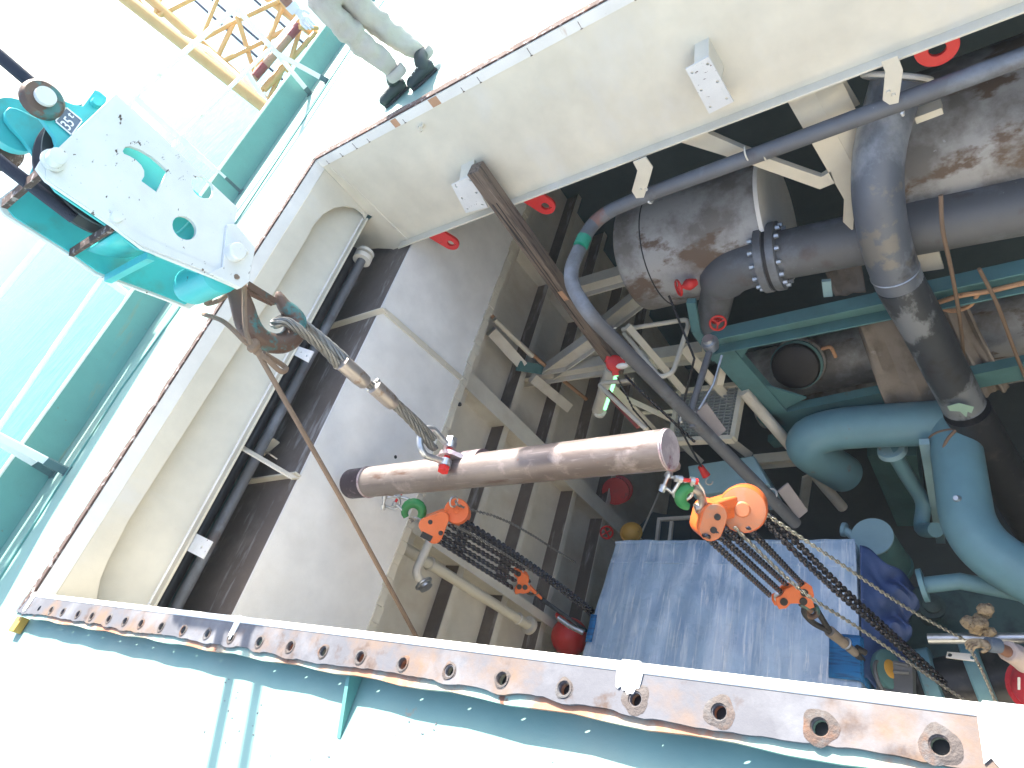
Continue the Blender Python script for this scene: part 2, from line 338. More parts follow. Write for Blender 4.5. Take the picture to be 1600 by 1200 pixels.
# ---------------------------------------------------------------- near coaming with its bolted flange
t = thing('bolted_coaming', 'rusty bolted hatch coaming edge in the foreground with a row of bolt holes', 'hatch coaming', (-1.5, .35, ZD))
HX = [-4.63, -4.456, -4.284, -4.126, -3.933, -3.767, -3.575, -3.407, -3.249, -3.064, -2.876, -2.689, -2.516, -2.328, -2.141, -1.96, -1.774, -1.584, -1.397, -1.21, -1.015, -.821, -.625, -.426, -.228, -.03, .165, .36, .555, .75, .945]
YH = .321
b = MB()
holes = [circ((x, YH, -.006), X, Y, .0165, 14) for x in HX]
b.prism([(-4.77, .272, -.006)] + [(-4.77 + 5.97*i/60, .268 + .004*math.sin(i*1.7), -.006) for i in range(1, 60)] + [(1.2, .27, -.006), (1.2, .384, -.006), (-4.77, .384, -.006)], (0, 0, -.013), holes)
obj('flange', b, m_gflange, t)
b = MB()
outer = []; N = 300
for i in range(N + 1):
    x = -4.76 + 5.95 * i / N; dn = min(abs(x - h) for h in HX)
    yy = .291 + .006*math.sin(x*7.1) * math.sin(x*2.3) + random.uniform(-.0015, .0015) - .009 * max(0, 1 - (dn/.05)**2) * (.5 + .5*math.sin(x*5 + 1))
    outer.append((x, yy, .006))
b.prism(outer + [(1.19, .376, .006), (-4.76, .376, .006)], (0, 0, -.0115), [circ((x, YH, .006), X, Y, .0145 + .002*random.random(), 14) for x in HX])
obj('gasket_face', b, m_gasket, t)
b = MB()
for x in HX[2:26]:
    n = 30; r1 = .034 if x > -.9 else .025; ph = random.uniform(0, 6)
    vs = []
    for k in range(n):
        a = 2*math.pi*k/n; c_, s_ = math.cos(a), math.sin(a); ro = r1*(1 + .08*math.sin(3*a + ph) + .04*math.sin(5*a + 2*ph) + random.uniform(-.02, .02))
        for r, z in ((.0156, .006), (.0180, .0092), (.0225, .0085), (ro*.85, .0075 + random.uniform(-.0006, .0006)), (ro, .0064)): vs.append((x + c_*r, YH + s_*min(r, .046), z))
    b.add(vs, [(5*k+j, 5*((k+1) % n)+j, 5*((k+1) % n)+j+1, 5*k+j+1) for k in range(n) for j in range(4)], True)
obj('pitted_rings', b, m_ring, t, 'pitted rusty raised rings round the bolt holes', kind='stuff')
b = MB(); b.box(-4.70, 1.2, .3775, .402, -.045, .008); obj('inner_lip', b, m_rim, t, 'white painted inner lip of the foreground coaming', bevel=.004)
for x0, x1, y0 in ((-4.655, -4.615, .292), (-2.535, -2.505, .315), (-.875, -.815, .33), (-.165, -.07, .296), (.02, .10, .302)):
    n = 9; b = MB(); zt = .0105
    lo_ = [(x0 + (x1 - x0)*i/n, y0 + random.uniform(-.006, .012) + .02*abs(i/n - .5), zt) for i in range(n + 1)]
    b.prism(lo_ + [(x1 + .004, .379, zt), (x1 - .006, .404, zt), (x0 + .006, .404, zt), (x0 - .004, .379, zt)], (0, 0, -.0035)); obj('paint_splash', b, m_rim, t, 'white paint splash across the flange')
b = MB(); b.box(-4.70, 1.2, .313, .3765, -.045, -.0195); obj('hole_shade_bar', b, m_black, t)  # black bar standing in for the shade seen through the bolt holes
b = MB(); b.box(-4.70, XR, .388, .400, -1.1, -.046); obj('web_plate', b, m_cream, t)
b = MB()
for x in (-1.845,):
    b.prism([(x, .386, -.021), (x, .284, -.021), (x, .100, ZD + .003), (x, .386, ZD + .003)], (.016, 0, 0))
obj('gusset', b, m_green, t, 'green triangular gusset under the flange')
b = MB(); q = P(28, 972, z=-.045); b.box(q.x - .03, q.x + .055, q.y - .055, q.y + .03, -.076, -.032); obj('corner_block', b, m_yel, t, 'yellow block under the flange corner', bevel=.004)
b = MB()
for k in range(60):
    x = random.uniform(-2.6, 0); y = random.uniform(-.02, .2); s_ = random.uniform(.002, .006); b.ball((x, y, ZD + .001), s_*.8, 6, (2.2 if k % 2 else .9, 1, .4))
obj('deck_debris', b, m_greypipe, kind='stuff')

# ---------------------------------------------------------------- left coaming
t = thing('side_coaming', 'long cream hatch coaming on the left with a rounded recessed panel', 'hatch coaming', (XL, 2.3, -.7))
b = MB(); b.prism([(XL-.05, .30, -.004)] + [(XL-.05 + random.uniform(-.012, .006), .3 + 4.02*i/80, -.004) for i in range(1, 80)] + [(XL-.05, 4.33, -.004), (XL + .003, 4.29, -.004), (XL + .003, .405, -.004)], (0, 0, .012)); obj('rusty_top_edge', b, m_rustlip, t, 'flaking rusty top edge')
b = MB(); b.box(XL - .012, XL + .004, .403, YF, -.105, -.006); obj('rim_band', b, m_rim, t)
rec = [(150, 945), (157, 905), (168, 878), (200, 815), (255, 728), (330, 610), (430, 455), (478, 375), (490, 352), (505, 335), (522, 325), (540, 322), (556, 325), (568, 334), (574, 346)]
rp = [P(px, py, x=XL) for px, py in rec]
poly = [(XL, .403, -.107)] + [(XL, .403, rp[0].z)] + rp + [(XL, rp[-1].y, -.66), (XL, YF, -.66), (XL, YF, -.107)]
b = MB(); b.prism(poly, (-.018, 0, 0)); obj('face_plate', b, m_cream, t, bevel=.003)
b = MB(); b.hexa([(XL-.20, .38, -.16), (XL-.19, .38, -.16), (XL-.19, 4.4, -.16), (XL-.20, 4.4, -.16), (XL-.06, .38, -.66), (XL-.05, .38, -.66), (XL-.05, 4.4, -.66), (XL-.06, 4.4, -.66)]); obj('recessed_plate', b, m_cream, t)
b = MB(); b.box(XL - .06, XL + .018, .41, 4.24, -.678, -.6605); obj('lower_flange', b, m_cream, t, bevel=.002)
b = MB(); b.box(XL - .005, XL + .012, .45, 4.20, -.635, -.626); obj('weld_bead', b, m_panel, t)
def flatplate(pix, z, th): return MB().prism([P(px, py, z=z) for px, py in pix], (0, 0, -th))
for pix, hp in (([(300, 830), (332, 846), (317, 873), (286, 857)], [(300, 846), (315, 855)]), ([(466, 541), (490, 549), (481, 566), (459, 554)], [(470, 551), (479, 556)])):
    b = MB(); z0 = -.682; hs = [circ(P(px, py, z=z0), X, Y, .011, 8) for px, py in hp]
    b.prism([P(px, py, z=z0) for px, py in pix], (0, 0, -.008), hs); obj('strap_plate', b, m_white, t, 'white two hole strap plate under the flange')
for (sx, sy), (ex, ey) in (((374, 697), (461, 748)),):
    a_ = P(sx, sy, z=-.69); e_ = P(ex, ey, z=-.95); b = MB(); b.bar(a_, e_, .075, .012, (.3, 1, .5)); obj('knee_brace', b, m_cream, t)
t2 = t
# ---------------------------------------------------------------- far coaming
t = thing('far_coaming', 'tall cream hatch coaming opposite with white rim and red pad eyes', 'hatch coaming', (-1.2, YF, -1.13))
b = MB(); b.prism([(XL - .05, YF, -.004), (XR, YF, -.004)] + [(XR - (XR - XL + .05)*i/90, YF + .075 + random.uniform(-.012, .012), -.004) for i in range(0, 91)], (0, 0, .012)); obj('rusty_top_edge', b, m_rustlip, t, 'flaking rusty top edge')
b = MB(); b.box(XL - .01, XR, YF - .006, YF + .014, -.082, -.006); obj('rim_band', b, m_rim, t)
arch = [P(px, py, y=YF) for px, py in [(541, 432), (541, 412), (549, 398), (565, 390), (590, 388), (612, 389), (628, 396)]]
poly = [(XL, YF, -.084), (XL, YF, -.66)] + [(XL + .02, YF, -.70), (arch[0].x, YF, -.9)] + arch[1:] + [(arch[-1].x + .12, YF, -1.049), (XR, YF, -1.049), (XR, YF, -.084)]
b = MB(); b.prism(poly, (0, .012, 0)); obj('face_plate', b, m_cream, t)
b = MB(); b.box(arch[-1].x + .10, XR, YF - .085, YF + .06, -1.066, -1.0505); obj('lower_flange', b, m_cream, t, bevel=.003)
b = MB(); b.tube([P(516, 262, y=YF - .004), P(560, 300, y=YF - .004), P(640, 378, y=YF - .004)], .008, 8); b.tube([P(700, 375-22, y=YF-.001), P(1600, 5, y=YF-.001)], .005, 6); obj('weld_bead', b, m_cream, t)
b = MB()
for px, py in ((505, 246), (529, 237), (552, 226), (575, 219), (632, 190), (718, 134), (745, 120), (820, 70), (896, 22), (980, -28), (1040, -60)):
    q = P(px, py, y=YF - .006); b.box(q.x - .0018, q.x + .0018, YF - .0078, YF - .0062, -.080, random.uniform(-.05, -.015)); b.ball((q.x, YF - .006, -.081), .008, 8, (1.5, .4, .5))
obj('rim_seam', b, m_rustlip, t, 'rust streaked seams across the white rim', kind='stuff')
for px, wd in ((612, .06), (676, .085)):
    q = P(px, 185 if px < 640 else 155, y=YF - .006); b = MB(); b.box(q.x - wd/2, q.x + wd/2, YF - .0088, YF - .0064, -.079, -.010); obj('bare_patch', b, m_primer, t, 'bare orange primer patch on the rim')
b = MB(); q = P(660, 195, y=YF); b.cyl(q, q - Y*.05, .018, 12); b.torus(q - Y*.055, X, .022, .005, 12, 6); obj('small_lug', b, m_cream, t)
# bracket plates with six bolt holes
for k, (pix, off) in enumerate((([(705, 289), (737, 273), (762, 324), (728, 333)], .15), ([(1071, 108), (1107, 88), (1146, 159), (1108, 178)], .16))):
    yq = YF - off; c4 = [P(px, py, y=yq) for px, py in pix]; hs = []
    for u in (.16, .84):
        for v in (.12, .5, .88):
            p = (c4[0]*(1-u) + c4[1]*u)*(1-v) + (c4[3]*(1-u) + c4[2]*u)*v; hs.append(circ(p, X, Zv, .0095, 8))
    b = MB(); b.prism(c4, (0, .012, 0), hs); pl = obj('bracket_plate', b, m_white, t, 'white six hole bracket plate standing off the coaming')
    ins = [c4[0].lerp(c4[2], .22), c4[1].lerp(c4[3], .02), c4[2].lerp(c4[0], .02), c4[3].lerp(c4[1], .22)]
    b = MB(); a0 = c4[1] + V((-.012, 0, -.004)); a1 = c4[1].lerp(c4[2], .52) + V((-.012, 0, 0)); l0 = c4[0].lerp(c4[1], .38); l1 = l0.lerp(c4[3], .52)
    b.hexa([a0 + Y*.0125, a1 + Y*.0125, a1 + Y*off, a0 + Y*off + Zv*.04, a0 + V((.01, .0125, 0)), a1 + V((.01, .0125, 0)), a1 + V((.01, off, 0)), a0 + V((.01, off, .04))])
    b.hexa([l0 + Y*.0125, a0 + Y*.0125, a0 + Y*off + Zv*.04, l0 + Y*off + Zv*.04, l0 + V((0, .0125, -.012)), a0 + V((0, .0125, -.012)), a0 + V((0, off, .028)), l0 + V((0, off, .028))])
    obj('bracket_web', b, m_cream, t)
# red pad eyes under the flange
for px, py, sc_ in ((703, 380, 1), (851, 322, 1.05), (1464, 76, 1.32)):
    c = P(px, py, y=YF - .03); dn = V((.42, 0, -.9)).normalized() if px < 1000 else V((.15, 0, -1)).normalized(); sd = V((-dn.z, 0, dn.x)); r = .085*sc_
    lift = lambda q: q - dn*((-1.067 - q.z)/(-dn.z)) if q.z < -1.067 else V((q.x, q.y, -1.067))
    low = [c + (sd*math.cos(a) + dn*math.sin(a))*r for a in [math.pi*i/14 for i in range(15)]]; low = [q for q in low if q.z < -1.071]
    pts = [lift(low[0])] + low + [lift(low[-1])]
    b = MB(); b.prism(pts, (0, .025, 0), [circ(c + dn*.005, X, Zv, .034*sc_, 14)]); obj('pad_eye', b, m_red, t, 'red painted pad eye below the lower flange', bevel=.003)
far = t

# ================================================================ LEFT WALL OF THE HOLD
t = thing('casing_wall', 'pale grey casing wall panel below the left coaming with a dirty brown ledge on top', 'wall', (-4.3, 3, -2.1))
XW, ZL, ZB = -4.484, -1.10, -2.25
b = MB(); b.box(XW - .02, XW, -1, 7.9, ZB, ZL); obj('wall_panel', b, m_panel, t)
b = MB(); b.box(-5.3, XW - .021, -1, 7.9, ZL - .02, ZL - .001); obj('dirty_ledge', b, m_dust, t, 'brown dirty ledge with white scuffs')
b = MB(); seg = []
yy = -1
while yy < 7.8:
    dy = random.uniform(.07, .16); b.box(XW - .004, XW + .012 + random.uniform(0, .006), yy, yy + dy - .004, ZB - random.uniform(.05, .075), ZB + random.uniform(.01, .035)); yy += dy
obj('ragged_edge_strip', b, m_cream, t)
q0, q1 = P(600, 485, x=XW + .012), P(725, 595, x=XW + .012)
b = MB(); b.bar(q0, q1, .012, .055, (0, 1, 0)); b.bar(P(513, 511, z=ZL + .03), P(601, 484, z=ZL + .03), .012, .06)
for f_ in (.03, .3, .52, .75, .97): b.cyl(q0.lerp(q1, f_) + X*.006, q0.lerp(q1, f_) + X*.018, .011, 8)
obj('flat_bar', b, m_cream, t, 'cream flat bar across the ledge and down the panel')
b = MB(); b.bar(P(383, 753, z=ZL + .03), P(466, 741, z=ZL + .03), .014, .06); b.bar(P(408, 708, z=ZL+.06), P(432, 688, z=ZL+.06), .012, .07); b.bar(P(410, 702, z=ZL+.06), P(428, 714, z=ZL+.06), .012, .07); obj('ledge_bracket', b, m_cream, t)
b = MB(); c = P(618, 714, x=XW + .002); b.cyl(c - X*.001, c + X*.002, .016, 10); c = P(717, 632, x=XW + .002); b.cyl(c, c + X*.02, .02, 8); obj('dark_spot', b, m_black, t)

t = thing('hold_side_wall', 'shaded lower hold side wall with brown topped horizontal stringers', 'wall', (-4.95, 3, -8))
XS = -5.19
b = MB(); b.box(XS - .02, XS, -1, 7.9, -7.99, ZB - .01); obj('side_plate', b, m_hold, t)
for zz in (-2.74, -3.53, -4.32, -5.11, -5.90):
    b = MB(); b.box(XS + .001, XS + .20, -1, 7.9, zz - .012, zz); st = obj('stringer', b, m_dust, t, 'dirty brown stringer top')
    b = MB(); b.box(XS + .2005, XS + .212, -1, 7.9, zz - .075, zz + .012); obj('stringer_flange', b, m_hold, st)
for (ax, ay), (bx, by), xx, wd in (((729, 597), (872, 722), -4.85, .21), ((800, 380), (1010, 590), -4.87, .12), ((560, 760), (760, 905), -4.87, .1)):
    a_, e_ = P(ax, ay, x=xx), P(bx, by, x=xx); m_ = (a_.y + e_.y)/2
    b = MB(); b.box(xx - .012, xx, m_ - wd/2, m_ + wd/2, -7.9, ZB - .075); b.box(XS, xx - .012, m_ - .007, m_ + .007, -7.9, ZB - .06); obj('web_frame', b, m_hold, t)

b = MB(); pp = [P(px, py, z=-.84) for px, py in ((556, 392), (529, 438), (401, 671), (326, 805), (250, 945), (200, 1035))]
tt = thing('side_pipe', 'thick black pipe running beneath the flange of the left coaming', 'pipe', pp[2], 'pipes under the left coaming')
b.tube(pp, .052, 14); obj('pipe_run', b, m_darkpipe, tt)
b = MB(); pp = [P(px, py, z=-.87) for px, py in ((566, 405), (556, 425), (516, 499), (411, 695), (351, 808), (275, 950), (225, 1040))]
tt = thing('side_pipe', 'thin brown pipe beside the thick black pipe, ending in a flange at the far corner', 'pipe', pp[2], 'pipes under the left coaming')
b.tube(pp, .040, 14); obj('pipe_run', b, m_greypipe, tt)
d_ = (pp[0] - pp[1]).normalized(); b = MB(); b.cyl(pp[0] - d_*.02, pp[0] + d_*.03, .085, 18); b.cyl(pp[0] + d_*.06, pp[0] + d_*.09, .085, 18); obj('end_flange', b, m_hold, tt)
# drain pipe with its J shaped branch
xx = -4.76
tt = thing('drain_pipe', 'cream sloping drain pipe clamped across the lower hold wall', 'pipe', P(730, 915, x=xx))
a_, e_ = P(625, 852, x=xx), P(826, 977, x=xx); b = MB(); b.tube([a_, e_], .052, 14); obj('pipe_run', b, m_cream, tt)
b = MB(); d_ = (e_ - a_).normalized(); b.cyl(e_ - d_*.02, e_ + d_*.03, .095, 18); obj('end_flange', b, m_hold, tt)
for f_ in (.2, .9): b = MB(); b.torus(a_.lerp(e_, f_), d_, .056, .012, 16, 6); obj('clamp', b, m_hold, tt)
tt = thing('drain_elbow', 'J shaped pale drain elbow hanging below the left orange hoist with a flanged end', 'pipe', P(655, 900, x=-4.53))
pts = fillet([P(672, 845, x=-4.53), P(648, 896, x=-4.53), P(662, 912, x=-4.53)], .12); b = MB(); b.tube(pts, .038, 12); obj('pipe_bend', b, m_hold, tt)
b = MB(); c = pts[-1]; b.torus(c, V((.6, -.6, -.4)), .07, .014, 20, 8); b.cyl(c + V((.01, -.01, -.01)), c + V((.03, -.03, -.02)), .06, 18); obj('flange_ring', b, m_galv, tt)

# ================================================================ STEEL UNDER THE FAR COAMING
def beam(name, pts, w, t_, mat, label, cat, kind='angle', group=None, up=(0, 0, 1)):
    b = MB()
    for p, q in zip(pts, pts[1:]): (b.angle(p, q, w, t_, up) if kind == 'angle' else b.ibeam(p, q, w, w*1.2, t_, up) if kind == 'i' else b.bar(p, q, w, t_, up))
    return solo(name, b, mat, label, cat, group)
YB = 4.42
def plate(name, pix, mat, label, cat, yq, th=.014, bevel=.002, extra=None):
    b = MB(); b.prism([P(px, py, y=yq) for px, py in pix], (0, th, 0))
    if extra: extra(b)
    return solo(name, b, mat, label, cat, bevel=bevel)
def back_leg(p0, p1, dx, dy):
    def f(b):
        a_, e_ = P(*p0, y=YB + .003), P(*p1, y=YB + .003); o = V((dx, dy, 0)); w_ = V((.012, 0, 0)); b.hexa([a_, a_ + w_, a_ + w_ + o, a_ + o, e_, e_ + w_, e_ + w_ + o, e_ + o])
    return f
plate('brace', [(1062, 222), (1100, 206), (1160, 232), (1200, 248), (1283, 277), (1298, 268), (1305, 286), (1281, 296), (1174, 258), (1130, 243)], m_cream, 'cream bent brace passing behind the hung grey pipe below the coaming', 'brace', YB, .05)
plate('coaming_hanger', [(1230, 158), (1272, 141), (1338, 268), (1333, 362), (1317, 347), (1319, 312)], m_cream, 'wide cream angle hanger dropping from the coaming beside the big bent pipe', 'hanger', YB, .014, extra=back_leg((1270, 142), (1337, 270), .14, .10))
plate('coaming_hanger', [(1294, 130), (1318, 120), (1344, 163), (1320, 176)], m_cream, 'short cream hanger behind the wide angle hanger', 'hanger', YB + .2, .014)
GR = 'hold cross bracing'
YC = 5.6
for i, (a_, e_, wd, lab) in enumerate((((590, 392), (862, 314), .16, 'grey brace reaching towards the insulated vessel end'), ((735, 552), (930, 398), .16, 'long diagonal grey brace rising to the vessel'), ((470, 772), (680, 622), .15, 'dark diagonal brace crossing behind the timber post'), ((345, 806), (760, 735), .15, 'lower horizontal dark brace left of the hanging lamp'))):
    conv = lambda q: (700 + q[0]/2.963, 320 + q[1]/2.963)
    p, q = P(*conv(a_), y=YC - .9*(i > 1)), P(*conv(e_), y=YC - .9*(i > 1))
    beam('cross_brace', [p, q], wd, .014, m_hold, lab, 'brace', 'i', GR)
c7 = lambda x, y: (700 + x/2.963, 320 + y/2.963)
XT = -4.80
beam('cable_tray_beam', [P(*c7(200, 585), x=XT), P(*c7(345, 745), x=XT)], .12, .06, m_hold, 'pale upper beam between the stringers beside the rusty orange pipe', 'beam', 'bar', up=BACK)
beam('cable_tray_beam', [P(*c7(325, 745), x=XT), P(*c7(475, 770), x=XT)], .12, .06, m_frame, 'short level teal beam between the two sloping tray beams', 'beam', 'bar', up=BACK)
beam('cable_tray_beam', [P(*c7(390, 800), x=XT), P(*c7(560, 940), x=XT)], .12, .06, m_hold, 'pale lower beam ending near the shaded hold floor', 'beam', 'bar', up=BACK)
b = MB(); b.tube([P(*c7(185, 497), x=-4.72), P(*c7(330, 640), x=-4.72), P(*c7(480, 770), x=-4.72), P(*c7(640, 900), x=-4.72)], .024, 10); solo('thin_pipe', b, m_primer, 'rusty orange thin pipe running down behind the pale grey panel edge', 'pipe')
b = MB(); b.tube([P(*c7(215, 530), x=-4.66), P(*c7(390, 700), x=-4.66)], .030, 10); solo('thin_pipe', b, m_cream, 'short cream conduit beside the rusty orange pipe', 'pipe')
beam('walkway_beam', [P(*c7(350, 800), y=4.9), P(*c7(1190, 680), y=4.9)], .16, .012, m_hold, 'long grey walkway beam passing behind the guard rails', 'beam', 'i')
# lit lamp
tt = thing('hold_lamp', 'lit greenish fluorescent lamp hanging in the dark hold beside the guard rails', 'lamp', P(950, 615, y=4.3))
a_, e_ = P(966, 578, y=4.3), P(943, 645, y=4.3); b = MB(); b.tube([a_.lerp(e_, .08), a_.lerp(e_, .9)], .022, 10); obj('lamp_tube', b, m_lamp, tt)
b = MB(); sd = V((-.5, .2, .1))*.16; b.tube([a_ + sd, e_ + sd], .07, 12); obj('lamp_body', b, m_hold, tt)
b = MB(); b.lathe(e_ + sd*.6, (e_ - a_), [(-.02, .075), (.03, .075), (.05, .05)], 16); obj('end_cap', b, m_panel, tt)

# ---------------------------------------------------------------- hung grey pipe
hp = fillet([P(1700, 52, y=4.2), P(1010, 305, y=4.2), P(928, 340, y=4.2), P(886, 432, z=-1.38), P(916, 487, z=-1.5), P(1088, 661, z=-3.1), P(1243, 818, z=-4.55)], [.02, .34, .26, .3, .3], 8)
tt = thing('hung_pipe', 'long grey pipe hung below the far coaming then bending down into the hold', 'pipe', hp[3])
b = MB(); b.tube(hp, .056, 18); obj('pipe_run', b, m_greypipe, tt)
b = MB(); p0, p1 = P(913, 371, z=-1.37), P(907, 385, z=-1.375)
b.tube([p0, p1], .0585, 18); obj('green_tape', b, m_flag, tt, 'green tape band on the pipe')
b = MB(); b.tube(hp[12:16], .0572, 18); obj('rust_band', b, m_primer2, tt, 'reddish primer band below the green tape'); b = MB(); b.tube(hp[18:21], .0572, 18); obj('pale_band', b, m_cream, tt, 'pale repainted band on the lower bend') if False else None
for px, py in ((905, 466), (1168, 240), (1196, 240), (958, 520)):
    q = P(px, py, y=4.2) if px > 1100 else P(px, py, z=-1.45 if px < 930 else -1.85)
    k = min(range(len(hp) - 1), key=lambda i: (hp[i] - q).length); d_ = (hp[k+1] - hp[k]).normalized() if px > 1100 else (hp[-2]-hp[-4]).normalized(); q = q if px > 1100 else q
    b = MB(); b.torus(q, d_, .053, .006, 16, 5, .3, 2.6); obj('weld_mark', b, m_cream, tt)
for pix, uq in (([(989, 254), (1009, 246), (1020, 262), (1014, 284), (1006, 309), (994, 310), (987, 299), (996, 267)], (1010, 306)), ([(1377, 97), (1402, 87), (1411, 110), (1404, 161), (1390, 164), (1379, 157), (1383, 113)], (1402, 166))):
    b = MB(); b.prism([P(px, py, y=4.118) for px, py in pix], (0, .014, 0)); hg = obj('pipe_hanger', b, m_cream, tt, 'bent cream hanger strap', bevel=.002)
    b = MB()
    for k in (5, 4): q = P(*pix[k], y=4.116).lerp(P(*pix[2], y=4.116), .3); b.lathe(q, -Y, [(-.002, .012), (.012, .011)], 6)
    obj('hanger_nuts', b, m_cream, hg); b = MB(); c = P(*uq, y=4.2); b.torus(c + V((.02, 0, .0)), X, .062, .009, 20, 6, 2.6, 6.6); obj('u_bolt', b, m_rim, hg)
# support plates low on the pipe
for (ax, ay), (bx, by), z0 in (((1077, 640), (1112, 680), -3.05), ((1205, 765), (1240, 806), -4.2)):
    a_, e_ = P(ax + 18, ay - 4, z=z0), P(bx + 14, by - 2, z=z0 - .35); b = MB(); b.bar(a_, e_, .12, .02, BACK); obj('support_plate', b, m_paper, tt, 'dusty pink support plate strapped to the pipe')
    b = MB(); q = P(ax - 3, ay + 10, z=z0 + .02); b.torus(q, (.3, -.1, -1), .075, .010, 18, 6, 0, 4.4); obj('u_bolt', b, m_rim, tt)
b = MB(); pts = fillet([P(1110, 545, z=-2.9), P(1080, 640, z=-3.0), P(1082, 668, z=-3.05)], .1); b.tube(pts, .030, 10); obj('branch_pipe', b, m_greypipe, tt)
b = MB(); b.tube([P(1128, 555, z=-2.9), P(1115, 600, z=-3.0), P(1092, 640, z=-3.0)], .011, 8); obj('thin_branch', b, m_galv, tt)
b = MB(); c = P(1110, 537, z=-2.86); b.lathe(c, (0, .1, 1), [(-.06, .055), (0, .075), (.03, .075), (.035, .05), (.07, .05)], 18); obj('branch_cap', b, m_galv, tt)

# ---------------------------------------------------------------- timber post with red pull lift
tt = thing('timber_post', 'weathered brown timber baulk bolted to the white bracket plate and hanging into the hold', 'timber post', (-3.32, 4.12, -3.2))
b = MB(); c = P(748, 290, y=4.13); tx = -3.33
top = P(742, 262, y=4.14); bot = P(968, 578, y=4.14)
b.bar(top, bot, .115, .13, (0, -1, 0)); obj('baulk', b, m_wood, tt, bevel=.006)
for o_ in (-.02, .018):
    b = MB(); b.bar(top.lerp(bot, .12) + V((o_, -.067, 0)), top.lerp(bot, .62 - o_*5) + V((o_*.6, -.067, 0)), .007, .004, (0, -1, 0)); obj('split_crack', b, m_black, tt)
b = MB(); b.bar(top.lerp(bot, .52) + V((.02, -.07, 0)), top.lerp(bot, .565) + V((.025, -.07, 0)), .05, .006, (0, -1, 0)); obj('worn_patch', b, m_primer, tt)
c = P(960, 568, y=4.05)
tt = thing('pull_lift', 'small red chain hoist with a white tag at the foot of the timber post', 'hoist', c)
b = MB(); b.lathe(c, BACK, [(-.05, .05), (-.03, .085), (.03, .085), (.05, .05)], 16); b.bar(c - RIGHT*.09 + UP*.05, c + RIGHT*.1 + UP*.0, .07, .06, BACK); b.bar(c - UP*.12 + RIGHT*.01, c + UP*.02, .06, .05, BACK); obj('hoist_body', b, m_red, tt, bevel=.006)
b = MB(); b.ball(P(972, 572, y=3.95), .045, 10, (1.5, .5, .9)); obj('tag', b, m_rim, tt)

def link_mesh(name, L, W, r, mat): return link_shape(L, W, r).mesh(name, mat)
def link_shape(L, W, r, n=12, m=6):
    b = MB(); pts = []
    for i in range(n):
        a = 2*math.pi*i/n; x_ = math.cos(a)*(W/2 - r); z_ = math.sin(a)*(W/2 - r) + (1 if math.sin(a) > 1e-3 else -1 if math.sin(a) < -1e-3 else 0) * (L - W)/2
        pts.append((x_, 0, z_))
    b.tube(pts, r, m, closed=True); return b
def chain_frames(path, pitch):
    """positions and directions at equal spacing along a polyline"""
    path = [V(q) for q in path]; out = []; carry = 0
    for a, e in zip(path, path[1:]):
        d = e - a; L = d.length; u = d / L; s = carry
        while s < L: out.append((a + u*s, u)); s += pitch
        carry = s - L
    return out
def chain_links(path, L, W, r, mat, parent, single=True, name='link', roll=0):
    """single: every link an object; else all links joined in one mesh"""
    pitch = L - 2*r*1.05; me = link_mesh('link', L, W, r, mat) if single else None; lm = MB(); lm = link_shape(L, W, r); off = origin_of(parent); b = MB() if not single else None
    for i, (p, u) in enumerate(chain_frames(path, pitch)):
        q = u.to_track_quat('Z', 'Y').to_matrix().to_4x4() @ Matrix.Rotation(roll + math.pi/4 + (math.pi/2) * (i % 2), 4, 'Z')
        if single:
            o = bpy.data.objects.new(name, me); COL.objects.link(o); o.parent = parent; o.matrix_local = Matrix.Translation(T(p) - off) @ q
        else:
            tm = Matrix.Translation(p) @ q; b.add([tm @ v for v in lm.v], lm.f, True)
    return b
b = chain_links([P(978, 588, y=4.05), P(1000, 610, y=3.9), P(1085, 690, y=3.7)], .05, .034, .009, m_chain, tt, False); obj('load_chain', b, m_chain, tt, kind='stuff')
b = chain_links([P(965, 590, y=4.05), P(990, 640, y=3.9), P(1060, 720, y=3.7)], .036, .024, .006, m_chain, tt, False); obj('hand_chain', b, m_chain, tt, kind='stuff')

# ---------------------------------------------------------------- landing with grating and guard rails
c8 = lambda x, y: (760 + x/3.2, 480 + y/3.2)
tt = thing('landing', 'cream service landing with open grating and looped guard rails in the hold', 'platform', (-2.85, 4.15, -4.2))
ZG, ZR = -4.2, -3.15
g4 = [P(1062, 614, z=ZG), P(1161, 602, z=ZG), P(1146, 686, z=ZG), P(1050, 690, z=ZG)]
b = MB()
for p, q in zip(g4, g4[1:] + g4[:1]): b.bar(p, q, .05, .09)
obj('grating_frame', b, m_cream, tt)
gb = MB(); gb.box(-.5, .5, -.006, .006, -.015, .015); gme = gb.mesh('grating_bar', m_grate)
for i in range(1, 17):
    f_ = i/17; p = g4[0].lerp(g4[3], f_); q = g4[1].lerp(g4[2], f_); o = bpy.data.objects.new('grating_bar', gme); COL.objects.link(o); o.parent = tt
    d_ = q - p; o.location = (p + q)/2 - tt.location; o.rotation_euler = (0, 0, math.atan2(d_.y, d_.x)); o.scale = (d_.length, 1, 1)
for i in range(1, 10):
    f_ = i/10; p = g4[0].lerp(g4[1], f_); q = g4[3].lerp(g4[2], f_); o = bpy.data.objects.new('grating_bar', gme); COL.objects.link(o); o.parent = tt
    d_ = q - p; o.location = (p + q)/2 - tt.location + V((0, 0, .012)); o.rotation_euler = (0, 0, math.atan2(d_.y, d_.x)); o.scale = (d_.length, .6, .5)
for loop in ([(680, 112), (1000, 62), (1012, 85), (932, 330), (868, 352), (690, 130)],):
    pts = [P(*c8(*q), z=ZR) for q in loop]; b = MB(); b.tube(fillet(pts, .08), .024, 10); obj('guard_rail', b, m_cream, tt)
pts = [P(*c8(*q), z=ZR - .2) for q in [(735, 365), (580, 378), (565, 392), (800, 612)]]; b = MB(); b.tube(fillet(pts, .06), .024, 10); obj('guard_rail', b, m_cream, tt)
